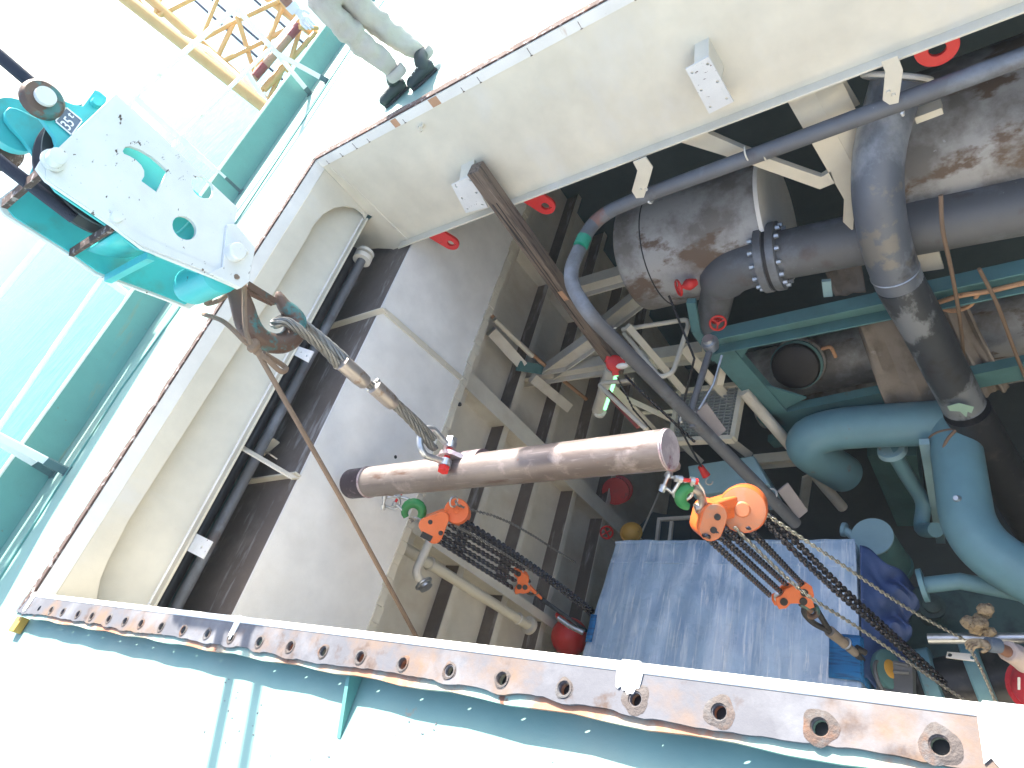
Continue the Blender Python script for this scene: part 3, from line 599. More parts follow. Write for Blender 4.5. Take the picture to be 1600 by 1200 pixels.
pts = [P(*c8(*q), z=ZR - .25) for q in [(605, 425), (765, 595)]]; b = MB(); b.bar(pts[0], pts[1], .07, .03); obj('kick_plate', b, m_boomred, tt, 'dark red kick plate')
for (ax, ay), (bx, by), w_ in (((705, 95), (985, 420), .07), ((980, 205), (1265, 520), .09), ((620, 390), (845, 625), .08), ((1185, 290), (1165, 385), .07), ((665, 440), (985, 590), .06), ((740, 530), (985, 518), .04), ((960, 670), (1075, 775), .07), ((1210, 660), (1320, 745), .09)):
    p, q = P(*c8(ax, ay), y=4.45), P(*c8(bx, by), y=4.35); b = MB(); b.bar(p, q, w_, .05, BACK); obj('post', b, m_cream, tt)
b = MB(); b.tube([P(*c8(1285, 420), y=4.3), P(*c8(1560, 740), y=4.1), P(*c8(1780, 1000), y=4.0)], .06, 12); solo('cream_strut', b, m_hold, 'long cream strut descending from the grated landing behind the blue pipe', 'strut')
beam('floor_beam', [P(1180, 722, z=-5.3), P(1246, 716, z=-5.3)], .12, .02, m_cream, 'short cream floor beam right of the pale blue box', 'beam', 'i')
beam('floor_post', [P(1262, 742, y=4.0), P(1254, 798, y=4.0)], .12, .02, m_hold, 'short pale post below the left bend of the blue pipe', 'post', 'bar', up=BACK)
# pale blue cabinet
q4 = [P(1074, 728, z=-4.9), P(1178, 712, z=-4.9), P(1202, 756, z=-4.9), P(1082, 775, z=-4.9)]
b = MB(); b.prism(q4, (0, 0, -.55)); solo('machine_cabinet', b, m_palebox, 'pale blue square cabinet behind the right orange hoist', 'cabinet', bevel=.015)
tt = thing('hanging_tackle', 'small red hook hanging on a black cable over the pale blue cabinet', 'hook', P(1100, 738, z=-4.2))
b = MB(); b.tube([P(1045, 462, z=-2.6), P(1090, 590, z=-3.4), P(1050, 660, z=-3.8), P(1095, 728, z=-4.2)][0:1] + [P(1085, 560, z=-3.0), P(1060, 665, z=-3.7), P(1096, 730, z=-4.25)], .011, 8); obj('cable', b, m_black, tt)
b = MB(); b.tube([P(1094, 728, z=-4.25), P(1104, 744, z=-4.35)], [.03, .045], 10); obj('hook_body', b, m_red, tt)
b = MB(); b.torus(P(1108, 752, z=-4.4), BACK, .035, .009, 14, 6, 0, 4.5); obj('hook_tip', b, m_galv, tt)

# ================================================================ MACHINERY
# insulated vessel
tt = thing('insulated_vessel', 'large brown and silver lagged exhaust vessel lying under the far coaming', 'vessel', (-2.3, 5.0, -3.15))
cy, cz, r = 5.0, -2.60, .545
b = MB(); b.lathe((-3.0, cy, cz), X, [(0, r*.9), (.03, r*.985), (.06, r), (.30, r)], 48); b.lathe((-2.70, cy, cz), X, [(.012, r*1.004), (1.05, r*1.004)], 48); obj('lagging_shell', b, m_lagging, tt)
b = MB(); b.lathe((-1.645, cy, cz), X, [(0, r*1.03), (.035, r*1.03), (.035, r*.8)], 48); obj('end_ring', b, m_panel, tt)
b = MB(); b.torus((-2.695, cy, cz), X, r*1.004, .006, 48, 6); obj('seam_band', b, m_darkpipe, tt)
q = P(1130, 412, y=4.62); b = MB(); b.lathe(q + Y*.10, (0.1, -1, .15), [(0, .30), (.06, .26), (.10, .20), (.16, .17)], 28); obj('branch_collar', b, m_lagging, tt)
b = MB(); b.cyl(q - Y*.06, q - Y*.2 + V((.02, 0, .03)), .145, 24); obj('branch_flange', b, m_frame, tt)
tt = thing('lagged_duct', 'patchy brown and silver lagged duct behind the big bent pipe', 'vessel', (.9, 5.2, -2.9))
b = MB(); b.lathe((-.75, 5.2, -2.55), X, [(0, .62), (1.0, .63), (1.02, .60), (2.0, .62), (3.6, .62)], 48); obj('lagging_shell', b, m_lagging, tt)
b = MB(); b.box(.25, .30, 4.56, 4.60, -2.9, -1.95); b.torus((.28, 5.2, -2.55), X, .625, .012, 40, 6); obj('strap', b, m_hold, tt)
# grey flanged elbow pipe
tt = thing('flanged_elbow_pipe', 'grey bolted elbow pipe joining the lagged vessel', 'pipe', P(1210, 402, y=4.5))
ye = 4.5; r = Rp(38, P(1210, 402, y=ye))
c = P(1206, 402, y=ye); ax = (P(1600, 322, y=ye) - c).normalized()
el = fillet([c - ax*.02, P(1128, 425, y=ye), P(1108, 520, y=ye - .02)], .40, 10)
b = MB(); b.tube(el, [r*1.02] * (len(el) - 4) + [r*.95, r*.85, r*.75, r*.7], 28); obj('elbow', b, m_greypipe, tt)
b = MB(); b.tube([c + ax*.05, P(1620, 318, y=ye), P(1800, 280, y=ye)], r, 28); obj('straight_run', b, m_greypipe, tt)
for o_, nm in ((-.085, 'flange'), (.012, 'flange')):
    b = MB(); b.lathe(c + ax*o_, ax, [(0, r*1.35), (.004, r*1.42), (.066, r*1.42), (.070, r*1.35)], 32); obj(nm, b, m_greypipe, tt)
b = MB(); b.cyl(c - ax*.0145, c + ax*.0115, r*1.36, 28); obj('gasket', b, m_black, tt)
e1 = ax.orthogonal().normalized(); e2 = ax.cross(e1)
bolt = MB(); bolt.lathe((0, 0, -.125), (0, 0, 1), [(0, .02), (.034, .022), (.035, .011), (.215, .011), (.216, .022), (.25, .02)], 6); bme = bolt.mesh('bolt', m_galv)
for k in range(14):
    a = 2*math.pi*k/14; o = bpy.data.objects.new('bolt', bme); COL.objects.link(o); o.parent = tt
    o.matrix_local = Matrix.Translation(c - ax*.005 + (e1*math.cos(a) + e2*math.sin(a))*r*1.22 - tt.location) @ ax.to_track_quat('Z', 'Y').to_matrix().to_4x4()
for px, py, lab in ((1072, 446, 'small red valve wheel beneath the lagged vessel'), (1120, 500, 'red valve bonnet at the corner of the teal frame')):
    tq = thing('red_valve', lab, 'valve', P(px, py, y=4.35)); q = P(px, py, y=4.35)
    wx = V((-.75, -.5, .35)).normalized() if px < 1100 else V((.35, -.85, .3)).normalized(); we = wx.orthogonal().normalized(); wg = wx.cross(we); wc = q + wx*.07
    b = MB(); b.lathe(q, wx, [(-.10, .03), (-.05, .05), (-.02, .055), (.01, .04), (.03, .02), (.085, .016)], 12); obj('valve_body', b, m_red, tq)
    b = MB(); b.torus(wc, wx, .070, .011, 20, 6); obj('hand_wheel', b, m_red, tq)
    for a_ in (.3, 2.4, 4.5): b = MB(); b.cyl(wc, wc + (we*math.cos(a_) + wg*math.sin(a_))*.07, .008, 6); obj('spoke', b, m_red, tq)
# big bent pipe
YP = 4.62
bp_ = [P(1402, 128, y=4.60), P(1374, 235, y=4.36), P(1374, 330, y=4.16), P(1398, 425, y=4.06), P(1440, 505, y=4.02), P(1505, 632, y=3.95)]
def smooth(pts, n=5):
    pts = [V(q) for q in pts]; e = [pts[0]*2 - pts[1]] + pts + [pts[-1]*2 - pts[-2]]; out = []
    for i in range(1, len(e) - 2):
        for k in range(n):
            t_ = k/n; a, b_, c_, d_ = e[i-1:i+3]
            out.append(.5*((2*b_) + (c_ - a)*t_ + (2*a - 5*b_ + 4*c_ - d_)*t_*t_ + (3*b_ - a - 3*c_ + d_)*t_**3))
    return out + [pts[-1]]
tt = thing('bent_pipe', 'big worn blue grey pipe curving down through the middle of the machinery', 'pipe', bp_[3])
sp = smooth(bp_[:6]); b = MB(); b.tube(sp[:17], .163, 32); obj('upper_bend', b, m_bigpipe, tt); b = MB(); b.tube(sp[16:], .1632, 32); obj('worn_section', b, m_worn, tt, 'dark worn section with a pale scraped patch')
lo = [sp[-1], P(1585, 770, y=3.80), P(1680, 940, y=3.7)]
b = MB(); b.tube([lo[0].lerp(lo[1], .06), lo[1], lo[2]], .18, 32); obj('lower_run', b, m_darkpipe, tt, 'dark lower run of the pipe')
for f_, k in ((.36, 8), ):
    b = MB(); i = 15; b.torus(sp[i], (sp[i+1] - sp[i-1]), .163, .006, 32, 6); obj('weld_seam', b, m_galv, tt)
b = MB(); b.torus(sp[-1], sp[-1] - sp[-2], .164, .005, 32, 6); obj('weld_seam', b, m_worn, tt)
b = MB(); b.torus(sp[0] + V((0, .02, .02)), sp[1] - sp[0], .20, .018, 32, 8); obj('top_ring', b, m_rim, tt)
# ragged pale patch and tape
b = MB(); q = P(1495, 640, y=YP - .21)
b.prism([P(px, py, y=3.95 - .20) for px, py in ((1480, 635), (1498, 630), (1522, 636), (1518, 646), (1512, 643), (1510, 652), (1500, 643), (1484, 642))], (0, .004, 0)); obj('tape_scrap', b, m_ptape, tt, 'pale green torn tape')
b = MB(); d0 = (sp[-1] - sp[14]).normalized()
b = MB(); c_ = P(1460, 178, y=4.5); b.bar(P(1430, 182, y=4.5), P(1472, 166, y=4.5), .10, .05); solo('bracket_angle', b, m_cream, 'short cream angle bracket right of the bent pipe top', 'bracket')
# teal support frame
tt = thing('teal_frame', 'teal steel support frame carrying the exhaust ducts', 'frame', P(1250, 690, y=4.4))
yf = 4.36
def face_bar(b, pts, wpx, th=.09, y=yf):
    for p, q in zip(pts, pts[1:]):
        a_, e_ = P(*p, y=y), P(*q, y=y); b.bar(a_, e_, Rp(wpx, a_), th, (0, -1, 0))
b = MB(); p, q = P(1118, 528, y=yf), P(1640, 415, y=yf); b.bar(p, q, .20, .03, (0, -1, 0)); obj('upper_beam', b, m_frame, tt)
b = MB(); u_ = (q - p).cross(V((0, -1, 0))).normalized()
if u_.z < 0: u_ = -u_
b.bar(p + u_*.10 - Y*.05, q + u_*.10 - Y*.05, .14, .016, u_); b.bar(p - u_*.10 - Y*.05, q - u_*.10 - Y*.05, .14, .016, u_); obj('beam_flange', b, m_frame, tt)
b = MB(); face_bar(b, [(1128, 545), (1275, 712)], 40, .10); obj('column', b, m_frame, tt)
b = MB(); face_bar(b, [(1190, 655), (1640, 566)], 30, .10); obj('lower_beam', b, m_frame, tt)
b = MB(); face_bar(b, [(1205, 690), (1330, 668)], 22, .08, yf + .05); obj('lower_beam', b, m_frame, tt)
b = MB(); b.prism([P(px, py, y=yf - .03) for px, py in ((1125, 540), (1178, 532), (1155, 566))], (0, .02, 0)); obj('gusset', b, m_frame, tt); b = MB(); b.prism([P(px, py, y=yf - .03) for px, py in ((1182, 598), (1260, 622), (1205, 650))], (0, .02, 0)); obj('gusset', b, m_frame, tt)
b = MB(); face_bar(b, [(1080, 470), (1088, 515), (1120, 560)], 14, .06); obj('side_post', b, m_frame, tt)
# ducts inside the frame
tt = thing('exhaust_duct', 'brown lagged exhaust duct behind the teal frame with a black wrapped open end', 'duct', P(1300, 560, y=4.9))
b = MB(); b.tube([P(1180, 590, y=5.0), P(1650, 490, y=5.0)], .30, 28); obj('duct_run', b, m_lagging, tt)
q = P(1243, 572, y=4.66); fwd = V((.05, -.75, .65)).normalized()
b = MB(); b.lathe(q - fwd*.2, fwd, [(0, .21), (.10, .21), (.105, .255), (.16, .255), (.165, .20)], 32); obj('duct_flange', b, m_frame, tt); b = MB(); b.lathe(q - fwd*.24, fwd, [(0, .27), (.09, .265), (.10, .22)], 32); obj('duct_collar', b, m_lagging, tt)
b = MB(); b.lathe(q - fwd*.04, fwd, [(0, .225), (.05, .24), (.085, .225), (.10, .18), (.085, .0001)], 28); obj('black_wrap', b, M('black_plastic_wrap', (.010, .009, .011), .34, layers=[((.07, .07, .08), 9, .71, .74, (1, 3, 1))], bump=.8, bscale=14, spec=.35), tt)
b = MB(); b.tube(fillet([P(1285, 545, y=4.7), P(1298, 541, y=4.66), P(1306, 558, y=4.62)], .04), .018, 8); obj('sample_cock', b, m_primer, tt)
tt = thing('exhaust_duct', 'lower dark brown duct between the two teal beams', 'duct', P(1300, 620, y=5.1))
b = MB(); b.tube([P(1190, 640, y=5.15), P(1660, 545, y=5.15)], .24, 24); obj('duct_run', b, m_lagging, tt)
# blankets
def drape(name, pix, mat, label, cat, yb=4.3, amp=.03, nx=10, ny=12, th=.012):
    c4 = [P(*q[:2], y=q[2]) for q in pix]; b = MB(); vs = []
    for j in range(ny + 1):
        for i in range(nx + 1):
            u, v = i/nx, j/ny; p = (c4[0]*(1-u) + c4[1]*u)*(1-v) + (c4[3]*(1-u) + c4[2]*u)*v
            vs.append(p + V((0, -1, .4))*amp*(math.sin(u*9 + v*3 + pix[0][0]) + .6*math.sin(u*17 - v*5)) + V((0, -amp*2*math.sin(v*2.8), 0)))
    n = len(vs); fs = [(j*(nx+1)+i, j*(nx+1)+i+1, (j+1)*(nx+1)+i+1, (j+1)*(nx+1)+i) for j in range(ny) for i in range(nx)]
    b.add(vs, fs, True); o = solo(name, b, mat, label, cat); s = o.modifiers.new('solid', 'SOLIDIFY'); s.thickness = th; return o
drape('insulation_blanket', [(1338, 508, 4.55), (1420, 492, 4.55), (1478, 640, 4.25), (1392, 640, 4.25)], m_cloth, 'crumpled brown insulation blanket hanging left of the big bent pipe', 'blanket')
drape('insulation_blanket', [(1462, 470, 4.75), (1505, 458, 4.75), (1578, 604, 4.35), (1540, 615, 4.35)], m_cloth, 'pale brown blanket strip hanging right of the big bent pipe', 'blanket')
drape('canvas_cover', [(1290, 425, 4.75), (1345, 405, 4.75), (1352, 455, 4.6), (1305, 462, 4.6)], m_cloth, 'small tan canvas cover tucked above the teal beam', 'cover', amp=.015)
b = MB(); b.bar(P(1291, 438, y=4.45), P(1294, 462, y=4.45), .07, .03, (0, -1, 0)); solo('pale_tag', b, m_palebox, 'small pale blue plate standing on the teal beam', 'plate')
b = MB(); b.prism([P(px, py, y=4.5) for px, py in ((1428, 382), (1462, 377), (1475, 420), (1440, 425))], (0, .04, 0)); solo('cream_gusset', b, m_hold, 'cream gusset plate below the grey pipe beside the bend', 'gusset')
for k, (pts, lab) in enumerate((([(1470, 305, 4.1), (1473, 360, 4.05), (1486, 420, 4.1), (1500, 500, 4.2), (1506, 560, 4.3)], 'rusty brown rope hanging over the grey flanged pipe'), ([(1530, 420, 4.2), (1560, 480, 4.2), (1590, 560, 4.25), (1640, 680, 4.3)], 'thin dark rope at the right over the teal beam'))):
    b = MB(); b.tube(smooth([P(*q[:2], y=q[2]) for q in pts], 4), .014, 8); solo('hanging_rope', b, m_rope, lab, 'rope')
b = MB(); b.tube(smooth([P(1462, 474, y=4.3), P(1500, 462, y=4.28), P(1545, 455, y=4.28), P(1600, 442, y=4.28), P(1660, 430, y=4.28)], 4), .02, 8); b.tube(smooth([P(1528, 460, y=4.28), P(1515, 478, y=4.28), P(1490, 486, y=4.28), P(1470, 482, y=4.28)], 4), .016, 8); solo('orange_hose', b, m_primer, 'faded orange hose lying along the upper teal beam', 'hose')

# blue cooling pipe
tt = thing('blue_pipe', 'fat pale blue pipe with two bends at the right of the hold', 'pipe', P(1480, 660, z=-4.6)); ZP = -4.6
bl = [P(1318, 740, z=-5.5), P(1262, 700, z=-4.75), P(1300, 672, z=-4.6), P(1480, 660, z=-4.6)]
b = MB(); b.tube(smooth(bl, 6), .205, 28); obj('cross_run', b, m_bluepipe, tt)
a_ = P(1487, 655, z=ZP); b = MB(); b.tube(fillet([a_, P(1516, 850, z=ZP), P(1660, 930, z=ZP)], .62, 12), .20, 28); obj('main_run', b, m_bluepipe, tt)
b = MB(); q = P(1492, 690, z=ZP); b.torus(q, Y, .203, .010, 28, 6); q = P(1475, 690, z=ZP); obj('rusty_wire', b, m_rope, tt)
b = MB(); b.tube(smooth([P(1500, 665, z=ZP + .22), P(1478, 690, z=ZP + .20), P(1472, 720, z=ZP + .1)], 4), .014, 8); obj('rusty_wire', b, m_rope, tt)
b = MB(); q = P(1496, 780, z=ZP + .19); b.lathe(q, (-.2, -.2, 1), [(0, .035), (.03, .02), (.04, .02)], 10); obj('small_stub', b, m_galv, tt)
tt = thing('branch_valve', 'pale blue flanged branch hanging under the blue cross pipe', 'pipe', P(1390, 705, z=-4.9))
q = P(1392, 700, z=-4.85); b = MB(); b.lathe(q, (.1, -.2, -1), [(0, .125), (.05, .135), (.055, .06), (.10, .06)], 20); obj('flange', b, m_palebox, tt)
b = MB(); b.tube(smooth([q, P(1420, 748, z=-5.3), P(1442, 785, z=-5.6), P(1440, 825, z=-5.7), P(1462, 828, z=-5.4)], 5), .07, 14); obj('branch_bend', b, m_bluepipe, tt)
for k in range(6):
    a = k*math.pi/3; b = MB(); b.cyl(q + V((.095*math.cos(a), .095*math.sin(a), .01)), q + V((.095*math.cos(a), .095*math.sin(a), -.07)), .014, 6); obj('bolt', b, m_galv, tt)
b = MB(); face_bar(b, [(1444, 690), (1452, 735), (1470, 845)], 14, .06, 3.75); face_bar(b, [(1466, 690), (1468, 740)], 10, .05, 3.75); solo('pipe_support', b, m_palebox, 'pale slotted channel support beside the blue vertical pipe', 'support')
b = MB(); b.prism([P(px, py, y=4.6) for px, py in ((1355, 712), (1432, 712), (1448, 822), (1402, 822))], (0, .6, 0)); solo('engine_casing', b, m_frame, 'dark teal machine casing beyond the blue branch pipe', 'machine')
# pale cylinder
tt = thing('filter_drum', 'upright cylinder with a flat pale blue lid beside the wrapped crate', 'drum', P(1362, 838, z=-5.4))
q = P(1362, 838, z=-5.2); r = Rp(31, q); b = MB(); b.lathe(q, (0.05, 0, -1), [(0, r), (.012, r*1.01), (.02, r)], 32); obj('lid', b, m_palebox, tt)
b = MB(); b.lathe(q + V((.001, 0, -.0205)), (.05, 0, -1), [(0, r*.97), (.62, r*.97), (.63, r*1.02), (.68, r*1.02)], 32); obj('drum_shell', b, m_frame, tt)
b = MB(); b.tube([q + V((-r*.9, .02, -.05)), P(1320, 828, z=-5.25)], .04, 10); b.cyl(P(1322, 828, z=-5.25), P(1316, 827, z=-5.25), .07, 14); obj('side_nozzle', b, m_palebox, tt)

EYE_SCALE[:] = [1.36, -.54]  # machinery, crate, rigging and hoists below are enlarged about the camera position
# ---- lower right machinery
def lathe_obj(name, c, ax, prof, mat, label, cat, n=28): b = MB(); b.lathe(c, ax, prof, n); return solo(name, b, mat, label, cat)
ZM = -3.7
tt = thing('pump_body', 'teal pump housing with wide flanges beside the coaming in the lower right corner', 'pump', P(1490, 1080, z=ZM - .6))
q = P(1450, 1082, z=ZM); ax = (P(1560, 1068, z=ZM) - q).normalized(); r = .23
b = MB(); b.lathe(q - ax*.1, ax, [(0, r*.8), (.12, r*.8), (.3, r*.85), (.55, r*.8), (.8, r*.6)], 30); obj('casing', b, m_darkpipe, tt)
for o_ in (.0, .26):
    b = MB(); b.lathe(q + ax*o_, ax, [(0, r*1.08), (.01, r*1.12), (.085, r*1.12), (.095, r*1.05)], 30); obj('flange', b, m_bluepipe, tt)
q = P(1386, 1046, z=-3.3); tq = thing('inspection_cover', 'round teal cover with a yellow centre right of the crate', 'cover', q); ax = V((.80, .05, .45)).normalized()
b = MB(); b.lathe(q, ax, [(-.10, .06), (-.03, .07), (-.03, .105), (0, .115), (.02, .115), (.026, .10)], 28); obj('cover_plate', b, m_frame, tq)
b = MB(); b.lathe(q + ax*.027, ax, [(0, .055), (.004, .05)], 20); obj('yellow_spot', b, m_yel, tq)
b = MB(); z0 = -3.2; b.prism([P(px, py, z=z0) for px, py in ((1480, 1018), (1524, 1022), (1522, 1033), (1478, 1027))], (0, 0, -.012), [circ(P(1484, 1023, z=z0), X, Y, .012, 8), circ(P(1519, 1027, z=z0), X, Y, .012, 8)]); solo('label_plate', b, m_rim, 'small white plate with two screw holes beneath the gloved hand', 'plate')
b = MB(); z0 = -4.05; b.prism([P(px, py, z=z0) for px, py in ((1340, 920), (1640, 900), (1660, 1150), (1345, 1150))], (0, 0, -.5)); solo('engine_block', b, m_engine, 'dark teal engine top under the hand chains right of the crate', 'engine', bevel=.03)
b = MB(); a_ = P(1440, 915, z=-3.15); b.tube([a_, P(1500, 908, z=-3.15), P(1640, 935, z=-3.2)], .05, 12); b.cyl(P(1438, 915, z=-3.15), P(1446, 914, z=-3.15), .1, 16); solo('fuel_pipe', b, m_bluepipe, 'pale blue fuel pipe below the big blue bend', 'pipe')
b = MB(); b.tube([P(1450, 998, z=-3.1), P(1660, 996, z=-3.1)], .03, 10); solo('steel_rail', b, m_galv, 'bright steel rod behind the gloved hand', 'rod')
b = MB(); b.tube([P(1396, 1035, z=-3.2), P(1420, 1040, z=-3.2)], .012, 8); b.tube([P(1396, 1049, z=-3.2), P(1420, 1051, z=-3.2)], .012, 8); b.torus(P(1382, 1060, z=-3.25), (1, .2, .3), .1, .012, 20, 6); b.box(*[c for pr in zip(P(1375, 1100, z=-3.4), P(1425, 1040, z=-3.3)) for c in sorted(pr)]); solo('governor_box', b, m_greypipe, 'small control box with two rods beside the teal cover', 'machine')
for px, py, r_, lab in ((1400, 960, .07, 'dark pipe stub right of the blue tarpaulin'), (1455, 950, .06, 'second dark pipe stub nearer the blue bend')):
    q = P(px, py, z=-3.8); lathe_obj('pipe_stub', q, (.2, -.1, 1), [(-.4, r_), (.02, r_), (.025, r_*1.4), (.06, r_*1.4), (.065, r_*.9), (.10, r_*.9), (.11, r_*.5)], m_engine, lab, 'pipe')
b = MB()
q = P(1528, 968, z=-3.0)
for k in range(14): b.ball(q + V([random.uniform(-.055, .055) for _ in range(3)]), random.uniform(.022, .042), 16, (1, .8, .9))
b.v = [p + V([random.uniform(-.006, .006) for _ in range(3)]) for p in b.v]
solo('cotton_waste', b, m_tglove, 'clump of yellowish rags above the gloved hand', 'rags')

# things behind the crate on the left
tt = thing('red_flange_valve', 'dark red valve body half hidden behind the right part of the spreader pipe', 'valve', P(965, 760, z=-4.2)); q = P(966, 765, z=-4.1)
b = MB(); b.lathe(q, (.3, -.5, .7), [(-.2, .10), (-.05, .10), (-.04, .15), (.0, .15), (.01, .11), (.12, .11), (.13, .14), (.17, .14)], 20); obj('valve_body', b, m_red, tt)
tt = thing('red_buoy', 'glossy red ball float hanging beside the blue wrapped crate', 'float', P(892, 995, z=-3.6)); q = P(890, 995, z=-3.4); b = MB(); b.ball(q, .155, 24); obj('ball', b, m_red, tt); b = MB(); b.cyl(q + V((-.02, .08, .1)), q + V((-.02, .12, .19)), .035, 12); obj('neck', b, m_red, tt)
tt = thing('yellow_pump', 'small round yellow cap behind the crate corner', 'cap', P(986, 830, z=-3.6)); q = P(986, 832, z=-3.4); b = MB(); b.ball(q, .09, 18, (1, 1, .9)); obj('cap', b, m_yel, tt); b = MB(); b.torus(q, (.3, 0, 1), .088, .012, 20, 6); obj('cap_band', b, m_yel, tt)
tt = thing('red_handwheel', 'dark red handwheel left of the yellow cap', 'handwheel', P(948, 832, z=-3.5)); q = P(948, 832, z=-3.5); b = MB(); b.torus(q, BACK, .055, .01, 20, 6); obj('rim', b, m_red, tt)
b = MB(); [b.cyl(q + V(BACK)*0, q + (RIGHT*math.cos(a) + UP*math.sin(a))*.055, .007, 6) for a in (.5, 2.1, 3.6, 5.2)]; obj('spoke', b, m_red, tt)
for (ax_, ay), (bx, by), lab in (((1030, 770), (1000, 838), 'thin pale upright rod behind the right shackle'), ((760, 740), (925, 880), 'slack cream rope strung behind the left hoist chains'), ((880, 730), (1015, 875), 'second slack rope farther right behind the hoist chains')):
    b = MB(); b.tube([P(ax_, ay, z=-4.4), P(bx, by, z=-4.4)], .010, 6); solo('thin_line', b, m_hold, lab, 'line')
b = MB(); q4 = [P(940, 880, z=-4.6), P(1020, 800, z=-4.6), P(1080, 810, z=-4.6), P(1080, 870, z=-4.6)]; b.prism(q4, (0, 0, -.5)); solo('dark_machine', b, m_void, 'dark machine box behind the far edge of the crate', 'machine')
b = MB()
for p, q in (((1028, 812), (1090, 808)), ((1030, 812), (1026, 850)), ((1050, 815), (1046, 850))): b.bar(P(*p, z=-3.9), P(*q, z=-3.9), .03, .03)
solo('steel_stand', b, m_hold, 'small angle iron stand just behind the crate edge', 'stand')
for k, (px, py, r_) in enumerate(((900, 912, .06), (872, 940, .05), (918, 885, .045))):
    q = P(px, py, z=-4.4); lab = ['dark pipe fitting left of the crate edge', 'dark fitting below the left lower chain block', 'small dark fitting near the yellow cap side of the crate'][k]
    lathe_obj('dark_fitting', q, (.5, .3, .8), [(-.35, r_*.8), (-.05, r_*.8), (-.045, r_*1.5), (0, r_*1.5), (.005, r_), (.08, r_), (.085, r_*1.35), (.13, r_*1.35), (.14, r_*.4), (.2, r_*.35)], m_engine, lab, 'fitting', 14)
for k, (px, py, dx, dy) in enumerate(((886, 975, 14, 10), (905, 985, 16, 8))):
    b = MB(); b.tube([P(px - dx, py - dy, z=-3.0), P(px + dx*.4, py + dy*.4, z=-3.05)], .022, 10); solo('bright_pin', b, m_galv, ['bright steel pin just above the red float', 'bright steel pin touching the blue webbing left of the crate'][k], 'pin')

# ================================================================ CRATE
tt = thing('wrapped_crate', 'big crate wrapped in blue sheet and clear stretch film', 'crate', (-2.05, 1.4, -4.3))
ZC = -3.12; x0, x1, y0, y1 = -3.0, -1.12, .55, 2.2
b = MB(); nx, ny = 40, 36; vs = []
for j in range(ny + 1):
    for i in range(nx + 1):
        u, v = i/nx, j/ny; e_ = min(u, 1-u, v, 1-v); dz = -.02*max(0, 1 - e_/.03)**2
        dz += .005*math.sin(u*61 + 3*math.sin(v*4)) + .006*math.sin(u*23 + v*5) + .004*math.sin(v*31 + u*9)
        yv = y0 + (y1 - y0)*v; xa, xb = x0 + .04 - (y1 - yv)*.091, x1 - .01 + (y1 - yv)*.035; vs.append((xa + (xb - xa)*u, yv, ZC + dz))
fs = [(j*(nx+1)+i, j*(nx+1)+i+1, (j+1)*(nx+1)+i+1, (j+1)*(nx+1)+i) for j in range(ny) for i in range(nx)]
b.add(vs, fs, True); obj('wrapped_top', b, m_film, tt)
b = MB(); e_ = .012; b.hexa([(x0 - .11, y0, -4.3), (x1 + .048, y0, -4.3), (x1 - .01, y1, -4.3), (x0 + .04, y1, -4.3), (x0 - .11, y0, ZC - .021), (x1 + .048, y0, ZC - .021), (x1 - .01, y1, ZC - .021), (x0 + .04, y1, ZC - .021)]); obj('crate_body', b, m_film, tt, bevel=.02)
b = MB(); b.box(x0 + .05, x1 - .02, y1 - .20, y1 - .185, ZC - .008, ZC + .004); b.box(x0 + .05, x1 - .02, y1 - .035, y1 - .02, ZC - .014, ZC + .002); obj('film_fold', b, m_film, tt)
drape_pts = [(1340, 852, 2.1), (1405, 880, 1.95), (1362, 1000, 1.42), (1345, 1010, 1.4)]
b = MB(); c4 = [V((x1 + .02, 2.16, ZC - .02)), V((x1 + .30, 2.02, ZC - .30)), V((x1 + .14, 1.36, ZC - .40)), V((x1 + .03, 1.30, ZC - .03))]; vs = []; nx, ny = 22, 34
for j in range(ny + 1):
    for i in range(nx + 1):
        u, v = i/nx, j/ny; p = (c4[0]*(1-u) + c4[1]*u)*(1-v) + (c4[3]*(1-u) + c4[2]*u)*v
        vs.append(p + V((.028*math.sin(v*23 + u*4)*u, .02*math.sin(u*11), .05*math.sin(v*19 + u*6)*u + .02*math.sin(v*41 - u*9)*u)))
b.add(vs, [(j*(nx+1)+i, j*(nx+1)+i+1, (j+1)*(nx+1)+i+1, (j+1)*(nx+1)+i) for j in range(ny) for i in range(nx)], True)
o = obj('loose_tarpaulin', b, m_tarp, tt, 'loose dark blue tarpaulin flap at the crate side'); s = o.modifiers.new('solid', 'SOLIDIFY'); s.thickness = .006
SR, SL = V((-1.13, 1.42, 0)), V((-3.04, 1.50, 0))
for xe, sgn, lab in ((x0 - .03, -1, 'blue lifting strap over the left edge of the crate'), (x1 + .018, 1, 'blue lifting strap over the right edge of the crate near the lower hook')):
    tq = thing('lifting_strap', lab, 'strap', (xe, 1.42, ZC))
    ya, yb = (1.35, 1.56) if sgn < 0 else (1.28, 1.55); b = MB(); ins = .055 if sgn < 0 else .17
    rows = [V((xe - sgn*ins, 0, ZC + .012)), V((xe - sgn*ins*.4, 0, ZC + .014)), V((xe + sgn*.004, 0, ZC + .008)), V((xe + sgn*.016, 0, ZC - .02)), V((xe + sgn*.018, 0, ZC - .5))]
    vs = []
    for r_ in rows:
        for k in range(7): vs.append((r_.x, ya + (yb - ya)*k/6, r_.z + .003*math.sin(k*1.3)))
    b.add(vs, [(7*j + k, 7*j + k + 1, 7*j + k + 8, 7*j + k + 7) for j in range(4) for k in range(6)], False)
    o = obj('webbing', b, m_web, tq); s = o.modifiers.new('solid', 'SOLIDIFY'); s.thickness = .006

